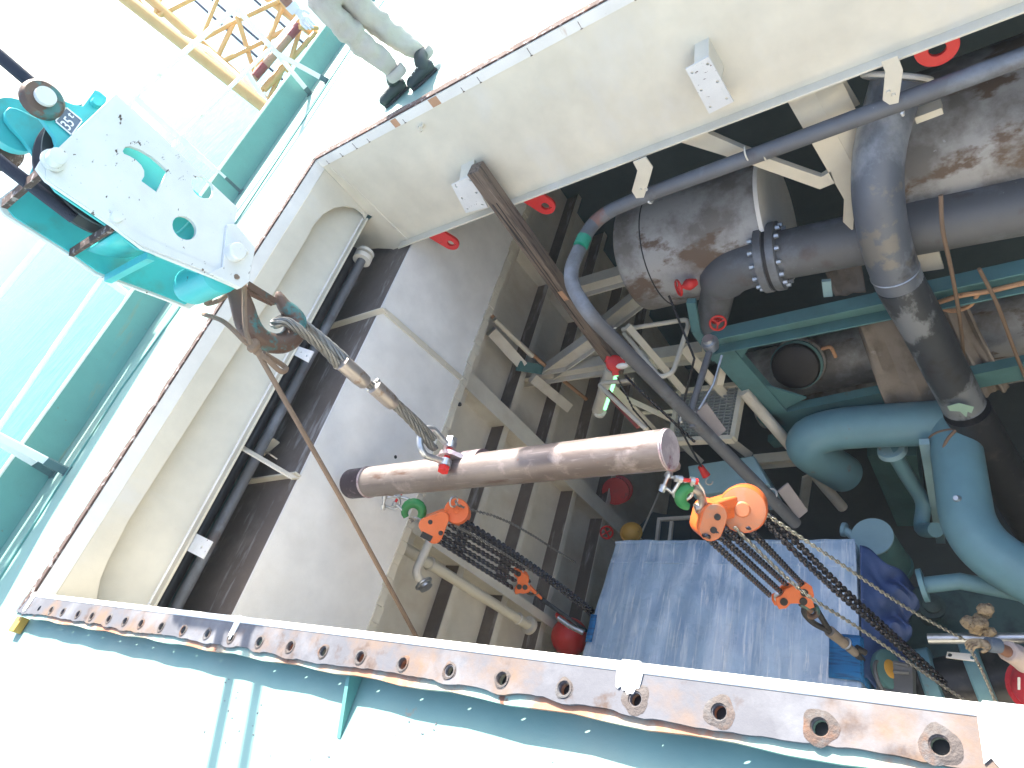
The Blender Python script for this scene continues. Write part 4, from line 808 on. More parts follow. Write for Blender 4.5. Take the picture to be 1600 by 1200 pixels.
# ================================================================ SPREADER PIPE AND RIGGING
A, B_ = V((-3.185, 1.378, -.66)), V((-1.200, 1.402, -.635)); ax = (B_ - A).normalized(); RP = .084
tt = thing('spreader_pipe', 'brown steel pipe hung level from the crane hook as a spreader bar', 'spreader bar', A.lerp(B_, .5))
b = MB(); L_ = (B_ - A).length; b.lathe(A, ax, [(.16, RP), (L_, RP)], 40); obj('pipe_body', b, m_bare, tt)
b = MB(); b.lathe(A, ax, [(0, RP*.90), (.012, RP*.985), (.02, RP*1.002), (.158, RP*1.002)], 40); obj('dark_end', b, m_burn, tt, 'blackened end of the spreader pipe')
b = MB(); b.torus(A + ax*.165, ax, RP*.99, .007, 40, 6); obj('weld_ring', b, m_weld, tt); b = MB(); b.torus(B_ - ax*.004, ax, RP*.97, .006, 40, 6); obj('weld_ring', b, m_weld, tt)
b = MB(); b.lathe(B_, ax, [(0, RP*.985), (.006, RP*.97)], 40); obj('end_plate', b, m_burn if False else M('heat_tinted_plate', (.38, .33, .34), .5, .3, layers=[((.52, .47, .47), 7, .5, .6), ((.22, .10, .13), 8, .56, .64)], bump=.2), tt, 'heat tinted end plate')
MC = V((-2.335, 1.412, -.655)); 
b = MB(); b.prism([MC + V((-.075, 0, .07)), MC + V((-.045, 0, .135)), MC + V((-.02, 0, .15)), MC + V((.02, 0, .15)), MC + V((.045, 0, .135)), MC + V((.085, 0, .07))], (0, .022, 0), [circ(MC + V((0, 0, .118)), X, Zv, .016, 10)]); obj('top_lug', b, m_weld, tt)
b = MB(); b.lathe(MC - ax*.15, ax, [(0, RP*1.004), (.06, RP*1.012), (.22, RP*1.012), (.3, RP*1.004)], 40, ); 
obj('heat_band', b, M('heat_tint_band', (.26, .19, .20), .35, .5, layers=[((.50, .42, .42), 9, .5, .62), ((.10, .07, .08), 7, .58, .66)], bump=.15), tt, 'heat marked band under the lifting lug')
for E_, s_ in ((A + ax*.21, 1), (B_ - ax*.05, 1)):
    b = MB(); c = E_ + V((0, 0, -RP - .035)); b.prism([c + V((-.05, -.01, .06)), c + V((.05, -.01, .06)), c + V((.035, -.01, -.02)), c + V((0, -.01, -.04)), c + V((-.035, -.01, -.02))], (0, .02, 0), [circ(c + V((0, -.01, -.008)), X, Zv, .014, 10)]); obj('end_lug', b, m_ferrule, tt)

def shackle(name, c, up, side, size, label, pinmat=m_red, group=None):
    """bow shackle: pin at c, bow opening along up; side = pin axis"""
    up = V(up).normalized(); side = (V(side) - up*V(side).dot(up)).normalized(); s = size
    t = thing(name, label, 'shackle', c, group)
    pts = [c - side*s*.42, c - side*s*.45 + up*s*.35] + [c + up*s*.95 + (-side*math.cos(a)*.62 + up*math.sin(a)*.55)*s for a in [math.pi*i/10 for i in range(11)]] + [c + side*s*.45 + up*s*.35, c + side*s*.42]
    b = MB(); b.tube(smooth(pts, 3), s*.135, 12); b.cyl(c - side*s*.58, c - side*s*.28, s*.26, 14); b.cyl(c + side*s*.28, c + side*s*.58, s*.26, 14); obj('bow', b, m_galv, t)
    b = MB(); b.cyl(c - side*s*.70, c + side*s*.78, s*.14, 12); b.cyl(c + side*s*.59, c + side*s*.80, s*.24, 6); obj('pin', b, pinmat, t)
    b = MB(); b.cyl(c - side*s*.80, c - side*s*.59, s*.24, 6); obj('nut', b, m_galv, t); return t
shackle('bow_shackle', MC + V((0, .01, .118)), (-.15, 0, 1), (.12, -1, 0), .120, 'galvanised bow shackle with a red pin joining the wire sling to the pipe top')
# wire sling
HK = V((-2.386, 1.43, .47))
def resample(path, d):
    out = [path[0]]; acc = 0
    for a, e in zip(path, path[1:]):
        L = (e - a).length; t_ = d - acc
        while t_ <= L: out.append(a.lerp(e, t_/L)); t_ += d
        acc = (acc + L) % d
    return out
def wire(b, path, r, strands=6, pitch=.13):
    path = resample(smooth(path, 12) if len(path) > 2 else [V(q) for q in path], .007); m = len(path)
    tang = [(path[min(i+1, m-1)] - path[max(i-1, 0)]).normalized() for i in range(m)]; n0 = tang[0].orthogonal().normalized(); fr = [n0]
    for i in range(1, m):
        n0 = tang[i-1].rotation_difference(tang[i]) @ n0; n0 = (n0 - tang[i]*n0.dot(tang[i])).normalized(); fr.append(n0)
    for k in range(strands):
        pts = []
        for i in range(m):
            a = 2*math.pi*(k/strands + i*.007/pitch); pts.append(path[i] + (fr[i]*math.cos(a) + tang[i].cross(fr[i])*math.sin(a))*r*.64)
        b.tube(pts, r*.36, 6)
    b.tube(path, r*.5, 6); return b
tt = thing('wire_sling', 'thick twisted wire rope sling with two silver ferrules between crane hook and spreader', 'wire sling', HK)
pA = lambda px, py, dx=0: P(px, py, x=-2.386 + dx)
F1a, F1b = P(533, 565, x=-2.37), P(573, 600, x=-2.365); F2a, F2b = P(583, 602, x=-2.36), P(617, 633, x=-2.36)
dd = (F1b - F1a).normalized(); sdv = dd.cross(BACK).normalized()
b = MB(); wire(b, [F1a + sdv*.022 + dd*.01, P(505, 543, x=-2.36) + sdv*.004, P(466, 514, x=-2.345), P(447, 503, x=-2.36), P(437, 508, x=-2.386)+V((0,-.01,.02)), P(448, 497, x=-2.43), P(472, 505, x=-2.43), P(500, 528, x=-2.41) - sdv*.004, F1a - sdv*.022 + dd*.01], .021, 6, .26); obj('eye_loop', b, m_strand, tt)
b = MB(); wire(b, [F1b - dd*.01, F2a + dd*.02], .0195, 6, .26); obj('middle_rope', b, m_strand, tt)
end = MC + V((-.01, .01, .225))
b = MB(); wire(b, [F2b - dd*.02, F2b.lerp(end, .5) + V((0, 0, .002)), end + V((0, -.014, -.0)), end + V((0, .0, -.02))], .021, 6, .26); wire(b, [F2b - dd*.02 + V((.01, .012, 0)), F2b.lerp(end, .5) + V((.012, .02, 0)), end + V((.012, .018, 0))], .0165, 6, .26); obj('lower_rope', b, m_strand, tt)
for a_, e_ in ((F1a, F1b), (F2a, F2b)):
    d_ = e_ - a_; L = d_.length; b = MB(); b.lathe(a_, d_, [(0, .030), (.006, .0375), (L*.7, .037), (L*.93, .033), (L, .024)], 22); obj('ferrule', b, m_ferrule, tt)
b = MB(); b.ball(F1a + sdv*.03, .014, 8); b.ball(F2a - sdv*.028, .013, 8); b.ball(F2a + sdv*.03, .012, 8); obj('strand_end', b, m_galv, tt)

# crane hook block
XA, XB = -2.245, -2.605; XM = -2.39
tb = thing('hook_block', 'big white and turquoise crane hook block hanging at the upper left', 'hook block', P(200, 300, x=XM))
pl = [(57, 262), (70, 247), (94, 262) , (181, 146), (372, 325), (366, 352), (396, 388), (393, 412), (386, 442), (374, 451), (335, 434), (222, 388), (175, 352), (125, 318), (72, 282)]
pl = [(57, 262), (64, 250), (86, 236), (181, 146), (372, 325), (366, 352), (396, 388), (386, 442), (374, 451), (335, 434), (222, 388), (175, 352), (125, 318), (72, 282)]
PA = [P(px, py, x=XA) for px, py in pl]
c1 = lambda x, y: (x/2.963, y/2.963)
hole = [P(*c1(*q), x=XA) for q in ((568, 700), (580, 680), (605, 676), (650, 692), (705, 725), (778, 790), (727, 890), (655, 838), (668, 815), (668, 790), (655, 765), (630, 740), (600, 722), (575, 712))]
h2 = circ(P(317, 293, x=XA), Y, Zv, .040, 18); h3 = circ(P(288.5, 356, x=XA), Y, Zv, .042, 18)
b = MB(); b.prism(PA, (-.016, 0, 0), [hole, h2, h3]); obj('side_plate', b, m_white, tb, bevel=.002)
PB = [p + V((XB - XA, 0, 0)) for p in PA]
b = MB(); b.prism(PB, (-.016, 0, 0)); obj('side_plate', b, m_white, tb, bevel=.002)
gc = sum(PA, V()) / len(PA)
b = MB(); b.prism([gc + (p - gc)*.93 + V((XB - XA + .003, 0, 0)) for p in PA], (.008, 0, 0)); obj('inner_liner', b, m_teal, tb, 'turquoise inner face of the rear plate')
b = MB(); b.prism([gc + (p - gc)*.86 - V((.055, 0, 0)) for p in PA], (-.010, 0, 0)); obj('inner_plate', b, m_teal, tb, 'turquoise inner plate seen through the holes')
# doubler along the lower edge
edge = [P(px, py, x=XA + .001) for px, py in ((70, 262), (130, 305), (215, 366), (335, 420), (340, 432), (222, 385), (125, 316), (72, 280))]
b = MB(); b.prism(edge, (.005, 0, 0)); obj('edge_strip', b, m_white, tb)
lug = [P(px, py, x=XA + .001) for px, py in ((352, 352), (366, 352), (396, 388), (386, 442), (374, 451), (325, 428), (345, 418))]
b = MB(); b.prism(lug, (.014, 0, 0)); obj('trunnion_lug', b, m_white, tb, bevel=.002)
c = P(364, 396, x=XA + .014); b = MB(); b.lathe(c, X, [(0, .033), (.035, .033), (.04, .028)], 20); b.ball(P(384, 393, x=XA + .02), .012, 8); obj('trunnion_pin', b, m_white, tb)
c = P(82, 252, x=XA + .001); b = MB(); b.lathe(c, X, [(0, .034), (.012, .034), (.013, .025), (.05, .025), (.052, .02)], 18); obj('guard_pin', b, m_white, tb)
c = P(180, 340, x=XA + .001); b = MB(); b.lathe(c, X, [(0, .02), (.02, .018)], 8); obj('plate_bolt', b, m_white, tb)
sc = V((XM, 1.462, 1.28)); SRD = .216
b = MB(); b.lathe(sc - X*.045, X, [(0, SRD*.3), (0, SRD), (.012, SRD), (.036, SRD*.82), (.054, SRD*.82), (.078, SRD), (.09, SRD), (.09, SRD*.3)], 48); obj('sheave', b, m_darkpipe, tb, 'dark grooved rope sheave')
q0, q1 = P(130, 382, x=XM), P(212, 412, x=XM)
b = MB(); cc = sc + V((0, -.01, -.05)); rr = SRD*1.03
pts = [cc + (Y*math.cos(a) + Zv*math.sin(a))*rr for a in [math.radians(k) for k in range(196, 292, 8)]]
vs = []
for p in pts: vs += [p + X*.10, p - X*.12]
b.add(vs, [(2*i, 2*i+1, 2*i+3, 2*i+2) for i in range(len(pts) - 1)], True); o = obj('rope_guard', b, m_teal, tb, 'curved turquoise rope guard'); s = o.modifiers.new('solid', 'SOLIDIFY'); s.thickness = .012
pb = lambda px, py: P(px, py, x=XA - .017)
for px, py, w_, h_ in ((66, 268, .028, .018), (176, 354, .026, .014), (236, 400, .026, .026)):
    q = pb(px, py); b = MB(); b.bar(q + V((0, 0, -.0)), q + V((XB - XA + .03, 0, 0)), w_, h_, (0, -.5, 1)); obj('spacer_bar', b, m_rustlip if px < 200 else m_teal, tb, 'spacer bar between the plates')
c = P(318, 440, x=XM); b = MB(); b.lathe(c + X*.12, X, [(-.24, .055), (-.20, .07), (0, .07), (.01, .05)], 20); obj('cross_head', b, m_teal, tb)
# yoke with rating plate
cz1 = lambda x, y: (x/6.667, 120 + y/6.667)
XY = -2.30
yk = [(255, 220), (250, 140), (300, 92), (370, 105), (450, 140), (540, 190), (640, 235), (760, 282), (860, 302), (985, 130), (1040, 150), (1115, 215), (1090, 330), (905, 520), (800, 680), (645, 870), (540, 800), (585, 700), (560, 610), (430, 430), (320, 310)]
YK = [P(*cz1(*q), x=XY) for q in yk]
b = MB(); b.prism(YK, (-.022, 0, 0)); obj('yoke_plate', b, m_teal, tb, bevel=.003)
b = MB(); b.prism([p + V((-.17, 0, 0)) for p in YK], (-.022, 0, 0)); obj('yoke_plate', b, m_teal, tb, bevel=.003)
c = P(*cz1(470, 225), x=XY)
c.y = YK[1].y*.5 + YK[5].y*.5
c = P(*cz1(430, 250), x=XY)
b = MB(); b.lathe(c, X, [(.001, .062), (.018, .060), (.026, .052)], 28); obj('pin_boss', b, m_hook, tb, 'chipped dark pin boss')
b = MB(); b.lathe(c + X*.028, X, [(0, .030), (.014, .029)], 22); obj('pin_end', b, m_white, tb)
b = MB(); b.lathe(c - X*.02, X, [(-.42, .03), (-.17, .03)], 16); b.lathe(c - X*.36, X, [(-.08, .075), (-.05, .082), (0, .05)], 24); obj('cross_pin', b, m_rustlip, tb)
b = MB(); b.lathe(c - X*.2, X, [(-.06, .078), (0, .088)], 24); obj('pin_collar', b, m_teal, tb)
rp4 = [P(*cz1(*q), x=XY + .001) for q in ((680, 325), (848, 462), (738, 612), (570, 470))]
b = MB(); b.prism(rp4, (.004, 0, 0)); rpl = obj('rating_plate', b, m_plate, tb, 'blue grey rating plate reading 35t')
b = MB()
for p, q in zip(rp4, rp4[1:] + rp4[:1]): b.bar(p.lerp(q, .03) + X*.006, q.lerp(p, .03) + X*.006, .004, .003, X)
obj('plate_border', b, m_letter, rpl)
def lettering(txt, org, ux, uy, mat, parent, name):
    cu = bpy.data.curves.new(name, 'FONT'); cu.body = txt; cu.extrude = .012; cu.bevel_depth = .008
    o = bpy.data.objects.new(name, cu); COL.objects.link(o); dg = bpy.context.evaluated_depsgraph_get(); me = bpy.data.meshes.new_from_object(o.evaluated_get(dg)); bpy.data.objects.remove(o)
    ux, uy = V(ux), V(uy); n = ux.cross(uy).normalized()*.06; off = origin_of(parent)
    for v in me.vertices: v.co = T(V(org) + ux*v.co.x + uy*v.co.y + n*v.co.z) - off
    me.materials.clear(); me.materials.append(mat); ob = bpy.data.objects.new(name, me); COL.objects.link(ob); ob.parent = parent; return ob
bl_ = rp4[3]; brx = rp4[0]                                    # text reads along lower-left -> upper-right edge of the plate
ex = (rp4[0] - rp4[3]); ey = (rp4[3] - rp4[2])
lettering('35', rp4[2] + ex*.06 + ey*.20 + X*.006, ex*.57, ey*.85, m_letter, rpl, 'lettering')
lettering('t', rp4[2] + ex*.72 + ey*.42 + X*.006, ex*.55, ey*.62, m_letter, rpl, 'lettering')
b = MB(); q = P(*cz1(990, 280), x=XY + .001); b.lathe(q, X, [(0, .016), (.02, .014)], 12); obj('grease_plug', b, m_teal, tb)
# hook and latch
XH = -2.40
hk = [(360, 440, 13), (371, 458, 16), (379, 480, 18), (386, 503, 19), (396, 521, 19), (412, 532, 17), (432, 537, 16), (450, 532, 17), (461, 517, 18), (461, 500, 17), (453, 487, 14), (443, 476, 11), (437, 464, 8), (435, 456, 4)]
b = MB(); pts = [P(x, y, x=XH) for x, y, _ in hk]; rs = [Rp(r, p)*1.0 for (x, y, r), p in zip(hk, pts)]
sp_ = smooth(pts, 3); rr_ = []
for i in range(len(pts) - 1):
    for k in range(3): rr_.append(rs[i]*(1 - k/3) + rs[i+1]*k/3)
rr_.append(rs[-1]); b.tube(sp_, rr_, 18); obj('hook', b, m_hook, tb, 'corroded bronze and green crane hook')
b = MB(); a_, e_ = P(385, 444, x=XH + .05), P(430, 472, x=XH + .02); b.bar(a_, e_, .026, .018, X); b.bar(a_ - X*.05, e_ - X*.02, .026, .010, X); obj('latch', b, m_hook, tb)
# ropes
tl = thing('tag_line', 'thin brown rope tied round the crane hook and running down into the hold', 'rope', P(402, 548, x=XH))
b = MB(); b.tube(smooth([P(369, 432, x=XA + .02), P(381, 446, x=XH + .09), P(382, 490, x=XH + .075), P(385, 520, x=XH + .075), P(393, 538, x=XH + .07), P(402, 548, x=XH + .05), P(385, 536, x=XH + .06), P(350, 503, x=XH), P(318, 491, x=XB - .03)], 5), .0095, 8); obj('wrapped_turns', b, m_rope, tl)
b = MB(); b.tube(smooth([P(370, 446, x=XM), P(345, 468, x=XB + .1), P(322, 474, x=XB + .03), P(340, 455, x=XM - .05)], 5), .010, 8); obj('upper_turn', b, m_rope, tl)
b = MB(); b.ball(P(396, 540, x=XH + .06), .026, 10, (1, 1.2, .9)); b.ball(P(402, 549, x=XH + .05), .018, 10); obj('knot', b, m_rope, tl)
b = MB(); b.tube(smooth([P(402, 550, x=XH + .05), P(418, 562, x=XH + .06), P(438, 580, x=XH + .05), P(447, 577, x=XH + .03), P(441, 570, x=XH + .02), P(412, 552, x=XH + .04)], 5), .011, 8); obj('loose_bight', b, m_rope, tl)
b = MB(); e_ = P(655, 1003, z=-.9); a_ = P(402, 550, x=XH + .05); b.tube([a_, a_.lerp(e_, .5) + V((0, 0, -.02)), e_, e_ + (e_ - a_)*.2], .0105, 8); obj('long_line', b, m_rope, tl)
for px, py, dx, lab in ((30, 114, 0, 'dark greased hoisting wire rising from the top pin of the hook block'), (40, 283, 0, 'dark greased hoisting wire leaving the sheave on the near side of the block')):
    q = P(px, py, x=XM + dx); dn = Zv
    b = MB(); b.tube([q - Zv*(.10 if py < 200 else .16), q + Zv*9], .021, 10); solo('hoisting_wire', b, m_drope, lab, 'wire rope', 'hoisting wires')

# ================================================================ CHAIN HOISTS
def hoist(C, S, face, dn, label, lugp, right):
    """C: drum centre; S: scale (drum radius); face: drum axis towards the viewer; dn: load direction"""
    t = thing('chain_hoist', label, 'chain hoist', C, 'orange chain hoists'); f = V(face).normalized()
    return t
def blend_axis(p, w_): return ((EYE - V(p)).normalized()*w_ + V((0, -.2, .15))).normalized()
DN = V((0, 0, -1))
def green_hook(par, c, r, e, g, a0, a1, th, mat=m_hgreen):
    b = MB(); n = 12; pts = arc(c, e, g, r, a0, a1, n); b.tube(pts, [th*(.55 + .6*math.sin(math.pi*(.15 + .8*i/n))) for i in range(n + 1)], 12); obj('top_hook', b, mat, par, 'green painted top hook')
# --- right hoist
C = P(1160, 796, Z=2.86); r = Rp(37, C); f = blend_axis(C, .85); 
th_ = thing('chain_hoist', 'orange chain hoist in sunlight at the right end of the spreader pipe', 'chain hoist', C, 'orange chain hoists')
pull = (P(1235, 925, Z=dep(V((-1.15, 1.42, -2.6)))) - P(1110, 838, Z=2.8)).normalized()
b = MB(); b.lathe(C, f, [(-.075, r*.9), (-.072, r*1.0), (-.01, r*1.0), (0, r*.95), (.002, r*.80), (.004, r*.34), (.012, r*.30), (.012, r*.001)], 40); obj('drum_cover', b, [m_orange], th_, bevel=0)
b = MB(); b.lathe(C, f, [(.0015, r*.93), (.0035, r*.80), (.0055, r*.34), (.0145, r*.28), (.015, r*.1)], 40); obj('drum_face', b, m_oface, th_, 'scuffed orange front face')
b = MB(); b.lathe(C - f*.13, f, [(0, r*.72), (.055, r*.72)], 32); obj('brake_gap', b, m_black, th_)
b = MB(); b.lathe(C - f*.20, f, [(0, r*.85), (.008, r*.96), (.062, r*.96), (.070, r*.88)], 40); obj('wheel_cover', b, m_orange, th_)
# twin body
B1, B2 = P(1110, 806, Z=2.84), P(1101, 820, Z=2.83); rb = Rp(20, B1)
g1, g2 = P(1112, 803, Z=2.85), P(1106, 823, Z=2.85)
def peanut(cs, rad, f, d0, d1, mat, par, name):
    e = RIGHT; g = UP; pts = []
    hull = []
    for c_, r_ in zip(cs, rad): hull += [(c_ + e*math.cos(a)*r_ + g*math.sin(a)*r_) for a in [2*math.pi*k/20 for k in range(20)]]
    q = [((p - cs[0]).dot(e), (p - cs[0]).dot(g), p) for p in hull]; q.sort(key=lambda t_: (t_[0], t_[1]))
    def half(seq):
        h = []
        for p in seq:
            while len(h) > 1 and (h[-1][0]-h[-2][0])*(p[1]-h[-2][1]) - (h[-1][1]-h[-2][1])*(p[0]-h[-2][0]) <= 1e-9: h.pop()
            h.append(p)
        return h
    H = half(q)[:-1] + half(q[::-1])[:-1]; pts = [V(p[2]) for p in H]
    b = MB(); b.prism([p + f*d0 for p in pts], f*(d1 - d0)); return obj(name, b, mat, par, bevel=.006)
peanut([g1, g2], [rb*1.0, rb*.95], BACK, -.10, .045, m_orange, th_, 'gear_case')
peanut([g1, g2], [rb*.93, rb*.88], BACK, .046, .050, m_oface, th_, 'gear_case_face')
for g_ in (g1, g2):
    b = MB(); q = g_ + RIGHT*rb*.15 - UP*rb*.05; b.lathe(q, BACK, [(.048, rb*.26), (.056, rb*.26), (.056, rb*.12)], 14); obj('face_bolt', b, m_black, th_)
b = MB(); b.bar(P(1098, 795, Z=2.88), P(1150, 780, Z=2.92), .05, .10, BACK); b.bar(g1, C - f*.06, .06, .05, BACK); obj('bridge_arm', b, m_orange, th_, bevel=.008)
# hook, shackle
hc = P(1078, 777, Z=2.82); e_ = RIGHT; g_ = UP; rh = Rp(15, hc)
green_hook(th_, hc, rh, e_, g_, math.radians(75), math.radians(262), Rp(9, hc))
b = MB(); b.tube(smooth([hc + (e_*math.cos(1.3) + g_*math.sin(1.3))*rh, P(1093, 770, Z=2.83), P(1097, 785, Z=2.84), P(1092, 800, Z=2.85)], 4), Rp(6.5, hc), 10); b.cyl(P(1086, 795, Z=2.85), P(1104, 790, Z=2.85), .022, 10); obj('hook_shank', b, m_ferrule, th_)
b = MB(); b.tube([P(1089, 752, Z=2.80), P(1098, 765, Z=2.82), P(1103, 785, Z=2.84)], .006, 6); obj('latch_spring', b, m_galv, th_)
shackle('bow_shackle', P(1040, 752, Z=2.83), (P(1078, 768, Z=2.82) - P(1040, 752, Z=2.83)), UP*.8 + RIGHT*.5, .058, 'galvanised shackle under the right end of the spreader pipe', m_galv)
shackle('bow_shackle', P(1072, 750, Z=2.80), (P(1066, 772, Z=2.82) - P(1072, 750, Z=2.80)), RIGHT + UP*.05, .060, 'shackle with a bright red pin above the green hook of the sunlit hoist')
# load falls and lower block
LBc = P(1237, 928, Z=dep(V((-1.17, 1.44, -2.62)))); ZL_ = dep(LBc)
falls = (((1104, 838, 2.80), (1203, 930)), ((1119, 832, 2.82), (1219, 924)), ((1127, 820, 2.84), (1229, 914)), ((1170, 826, 2.86), (1254, 913)))
ch = bpy.data.objects.new('load_chain', None); COL.objects.link(ch); ch.parent = th_
for (ax_, ay, az), (bx, by) in falls:
    chain_links([P(ax_, ay, Z=az), P(bx, by, Z=ZL_)], .050, .037, .0088, m_chain, ch)
ch2 = bpy.data.objects.new('slack_chain', None); COL.objects.link(ch2); ch2.parent = th_
sl0 = [P(1188, 806, Z=2.9), P(1240, 860, Z=3.1), P(1300, 918, Z=3.4), P(1380, 988, Z=3.75), P(1452, 1052, Z=4.05), P(1530, 1125, Z=4.3)]
sl1 = [P(1196, 800, Z=2.93), P(1252, 855, Z=3.15), P(1312, 915, Z=3.45), P(1386, 982, Z=3.8), P(1456, 1046, Z=4.1), P(1530, 1118, Z=4.35)]
chain_links(smooth(sl0, 3), .050, .037, .0088, m_chain, ch2); chain_links(smooth(sl1, 3), .050, .037, .0088, m_chain, ch2, roll=.6)
b = chain_links(smooth([P(1188, 797, Z=2.88), P(1240, 832, Z=2.95), P(1330, 892, Z=3.1), P(1420, 952, Z=3.28), P(1508, 1000, Z=3.45)], 3), .030, .019, .0040, m_hchain, th_, False); obj('hand_chain', b, m_hchain, th_, 'thin bright hand chain', kind='stuff')
b = chain_links(smooth([P(1150, 826, Z=2.84), P(1210, 885, Z=2.95), P(1264, 932, Z=3.05), P(1340, 980, Z=3.2), P(1430, 1042, Z=3.4), P(1545, 1120, Z=3.6)], 3), .030, .019, .0040, m_hchain, th_, False); obj('hand_chain', b, m_hchain, th_, 'thin bright hand chain', kind='stuff')
b = chain_links(smooth([P(1518, 1018, Z=3.45), P(1535, 1050, Z=3.5), P(1562, 1112, Z=3.55)], 3), .030, .019, .0040, m_hchain, th_, False); obj('hand_chain', b, m_hchain, th_, 'thin bright hand chain', kind='stuff')
def lower_block(par, c, s, ang, Zc):
    """orange bottom block; s metres half width; ang image angle of its long side"""
    u = RIGHT*math.cos(ang) + UP*math.sin(ang); d = (RIGHT*math.sin(ang) - UP*math.cos(ang))
    outline = [(-1.0, .1), (-.95, .42), (-.6, .5), (-.3, .35), (0, .45), (.3, .6), (.55, .95), (.8, .95), (.85, .6), (1.0, .35), (1.05, -.1), (.85, -.4), (.4, -.25), (.1, -.5), (-.3, -.45), (-.6, -.2), (-.9, -.2)]
    pts = [c + u*x*s + d*y*s for x, y in outline]
    for z0, nm in ((.018, 'block_plate'), (-.045, 'block_plate')):
        b = MB(); b.prism([p + BACK*z0 for p in pts], BACK*.012); obj(nm, b, m_orange, par, bevel=.003)
    b = MB()
    for x, y in ((-.6, .12), (.55, .05), (.35, .45)): q = c + u*x*s + d*y*s; b.lathe(q, BACK, [(.030, s*.2), (.036, s*.2), (.037, s*.08)], 12)
    obj('block_bolt', b, m_black, par)
    b = MB()
    for x, y in ((-.55, .05), (.5, -.02)): q = c + u*x*s + d*y*s; b.lathe(q - BACK*.030, BACK, [(0, s*.34), (.012, s*.22), (.034, s*.22), (.046, s*.34)], 18)
    obj('block_sheave', b, m_galv, par)
    return u, d
lower_block(th_, LBc, Rp(30, LBc), math.radians(20), ZL_)
hb = P(1268, 955, Z=ZL_)
b = MB(); b.tube([P(1252, 942, Z=ZL_), hb], .022, 10); b.torus(hb + BACK*.0, BACK, Rp(9, hb), Rp(4.5, hb), 16, 8); obj('bottom_hook', b, m_hook, th_)
tq = thing('rope_grommet', 'black rope loop between the right lower hook and the crate strap', 'sling', hb)
b = MB(); b.tube(smooth([P(1296, 986, Z=ZL_ + .06), P(1284, 966, Z=ZL_ + .02), P(1272, 948, Z=ZL_), P(1260, 946, Z=ZL_), P(1257, 958, Z=ZL_), P(1272, 974, Z=ZL_ + .02), P(1296, 986, Z=ZL_ + .06)], 6), .017, 10); obj('loop', b, m_black, tq)
b = MB(); a_ = P(1296, 986, Z=ZL_ + .06); e_ = P(1320, 1006, Z=ZL_ + .12); b.tube([a_, e_], [.032, .028], 14); b.tube([P(1324, 1010, Z=ZL_+.14), P(1336, 1020, Z=ZL_+.2)], .024, 12); obj('ferrule', b, m_cloth, tq)
b = MB(); b.torus(P(1321, 1005, Z=ZL_ + .12), (P(1340, 1020, Z=ZL_+.2) - a_), .030, .007, 16, 6); obj('ring', b, m_galv, tq)
b = MB(); b.tube([P(1336, 1020, Z=ZL_ + .2), P(1356, 1040, Z=ZL_ + .35)], .02, 10); b.cyl(P(1338, 1012, Z=ZL_+.2), P(1352, 1020, Z=ZL_+.2), .02, 10); obj('tail', b, m_black, tq)
# --- left hoist
ZH = dep(V((-3.0, 1.38, -1.0)))
C = P(685 + 28, 798, Z=ZH); r = Rp(20, C); f = (BACK*.9 + UP*.30 - RIGHT*.05).normalized()
th2 = thing('chain_hoist', 'orange chain hoist in shade at the left end of the spreader pipe', 'chain hoist', C, 'orange chain hoists')
b = MB(); b.lathe(C, f, [(-.07, r*.92), (-.066, r*1.0), (-.01, r*1.0), (0, r*.94), (.003, r*.25), (.008, r*.2), (.008, r*.01)], 36); obj('drum_cover', b, m_orange, th2)
b = MB(); b.lathe(C - f*.105, f, [(0, r*.8), (.034, r*.8)], 28); obj('brake_gap', b, m_black, th2)
b = MB(); b.lathe(C - f*.15, f, [(0, r*.85), (.006, r*.95), (.038, r*.95), (.044, r*.85)], 32); obj('wheel_cover', b, m_orange, th2)
g1, g2 = P(667, 818, Z=ZH), P(680, 834, Z=ZH); rb = Rp(15, g1); peanut([g1, g2, P(692, 808, Z=ZH)], [rb*.75, rb*.85, rb*.7], BACK, -.06, .05, m_orange, th2, 'gear_case')
b = MB(); q = P(668, 834, Z=ZH); b.bar(q - RIGHT*.03 + UP*.01 + BACK*.051, q + RIGHT*.03 - UP*.02 + BACK*.051, .035, .004, BACK); obj('case_opening', b, m_black, th2)
for px, py in ((674, 813), (690, 830)): b = MB(); b.lathe(P(px, py, Z=ZH) + BACK*.05, BACK, [(0, .014), (.006, .013)], 12); obj('face_bolt', b, m_black, th2)
hc = P(646, 800, Z=ZH); rh = Rp(14, hc); green_hook(th2, hc, rh, RIGHT, UP, math.radians(-40), math.radians(215), Rp(7, hc))
b = MB(); b.tube([P(640, 818, Z=ZH), P(643, 812, Z=ZH)], [.004, .02], 10); b.tube([hc + RIGHT*rh*.8 - UP*rh*.6, P(666, 812, Z=ZH)], .02, 10); b.tube([P(645, 808, Z=ZH - .02), P(658, 812, Z=ZH - .02)], .006, 6); obj('hook_shank', b, m_ferrule, th2)
shackle('bow_shackle', P(600, 784, Z=ZH - .02), (P(622, 786, Z=ZH) - P(600, 784, Z=ZH - .02)), UP, .060, 'dark shackle under the left end of the spreader pipe', m_galv)
shackle('bow_shackle', P(620, 781, Z=ZH), (P(642, 793, Z=ZH) - P(620, 781, Z=ZH)), (UP*.5 + RIGHT*.9 - BACK*.3), .058, 'shackle with red pin collars beside the green hook of the shaded hoist')
LB2 = P(817, 905, Z=dep(V((-3.05, 1.48, -2.2)))); Z2 = dep(LB2)
b = MB()
for (ax_, ay), (bx, by) in (((680, 842), (800, 918)), ((690, 838), (806, 908)), ((696, 830), (812, 898)), ((705, 822), (818, 890))):
    k = chain_links([P(ax_, ay, Z=ZH), P(bx, by, Z=Z2)], .050, .037, .0088, m_chain, th2, False); b.add(k.v, k.f, True)
obj('load_chain', b, m_chain, th2, kind='stuff')
b = MB()
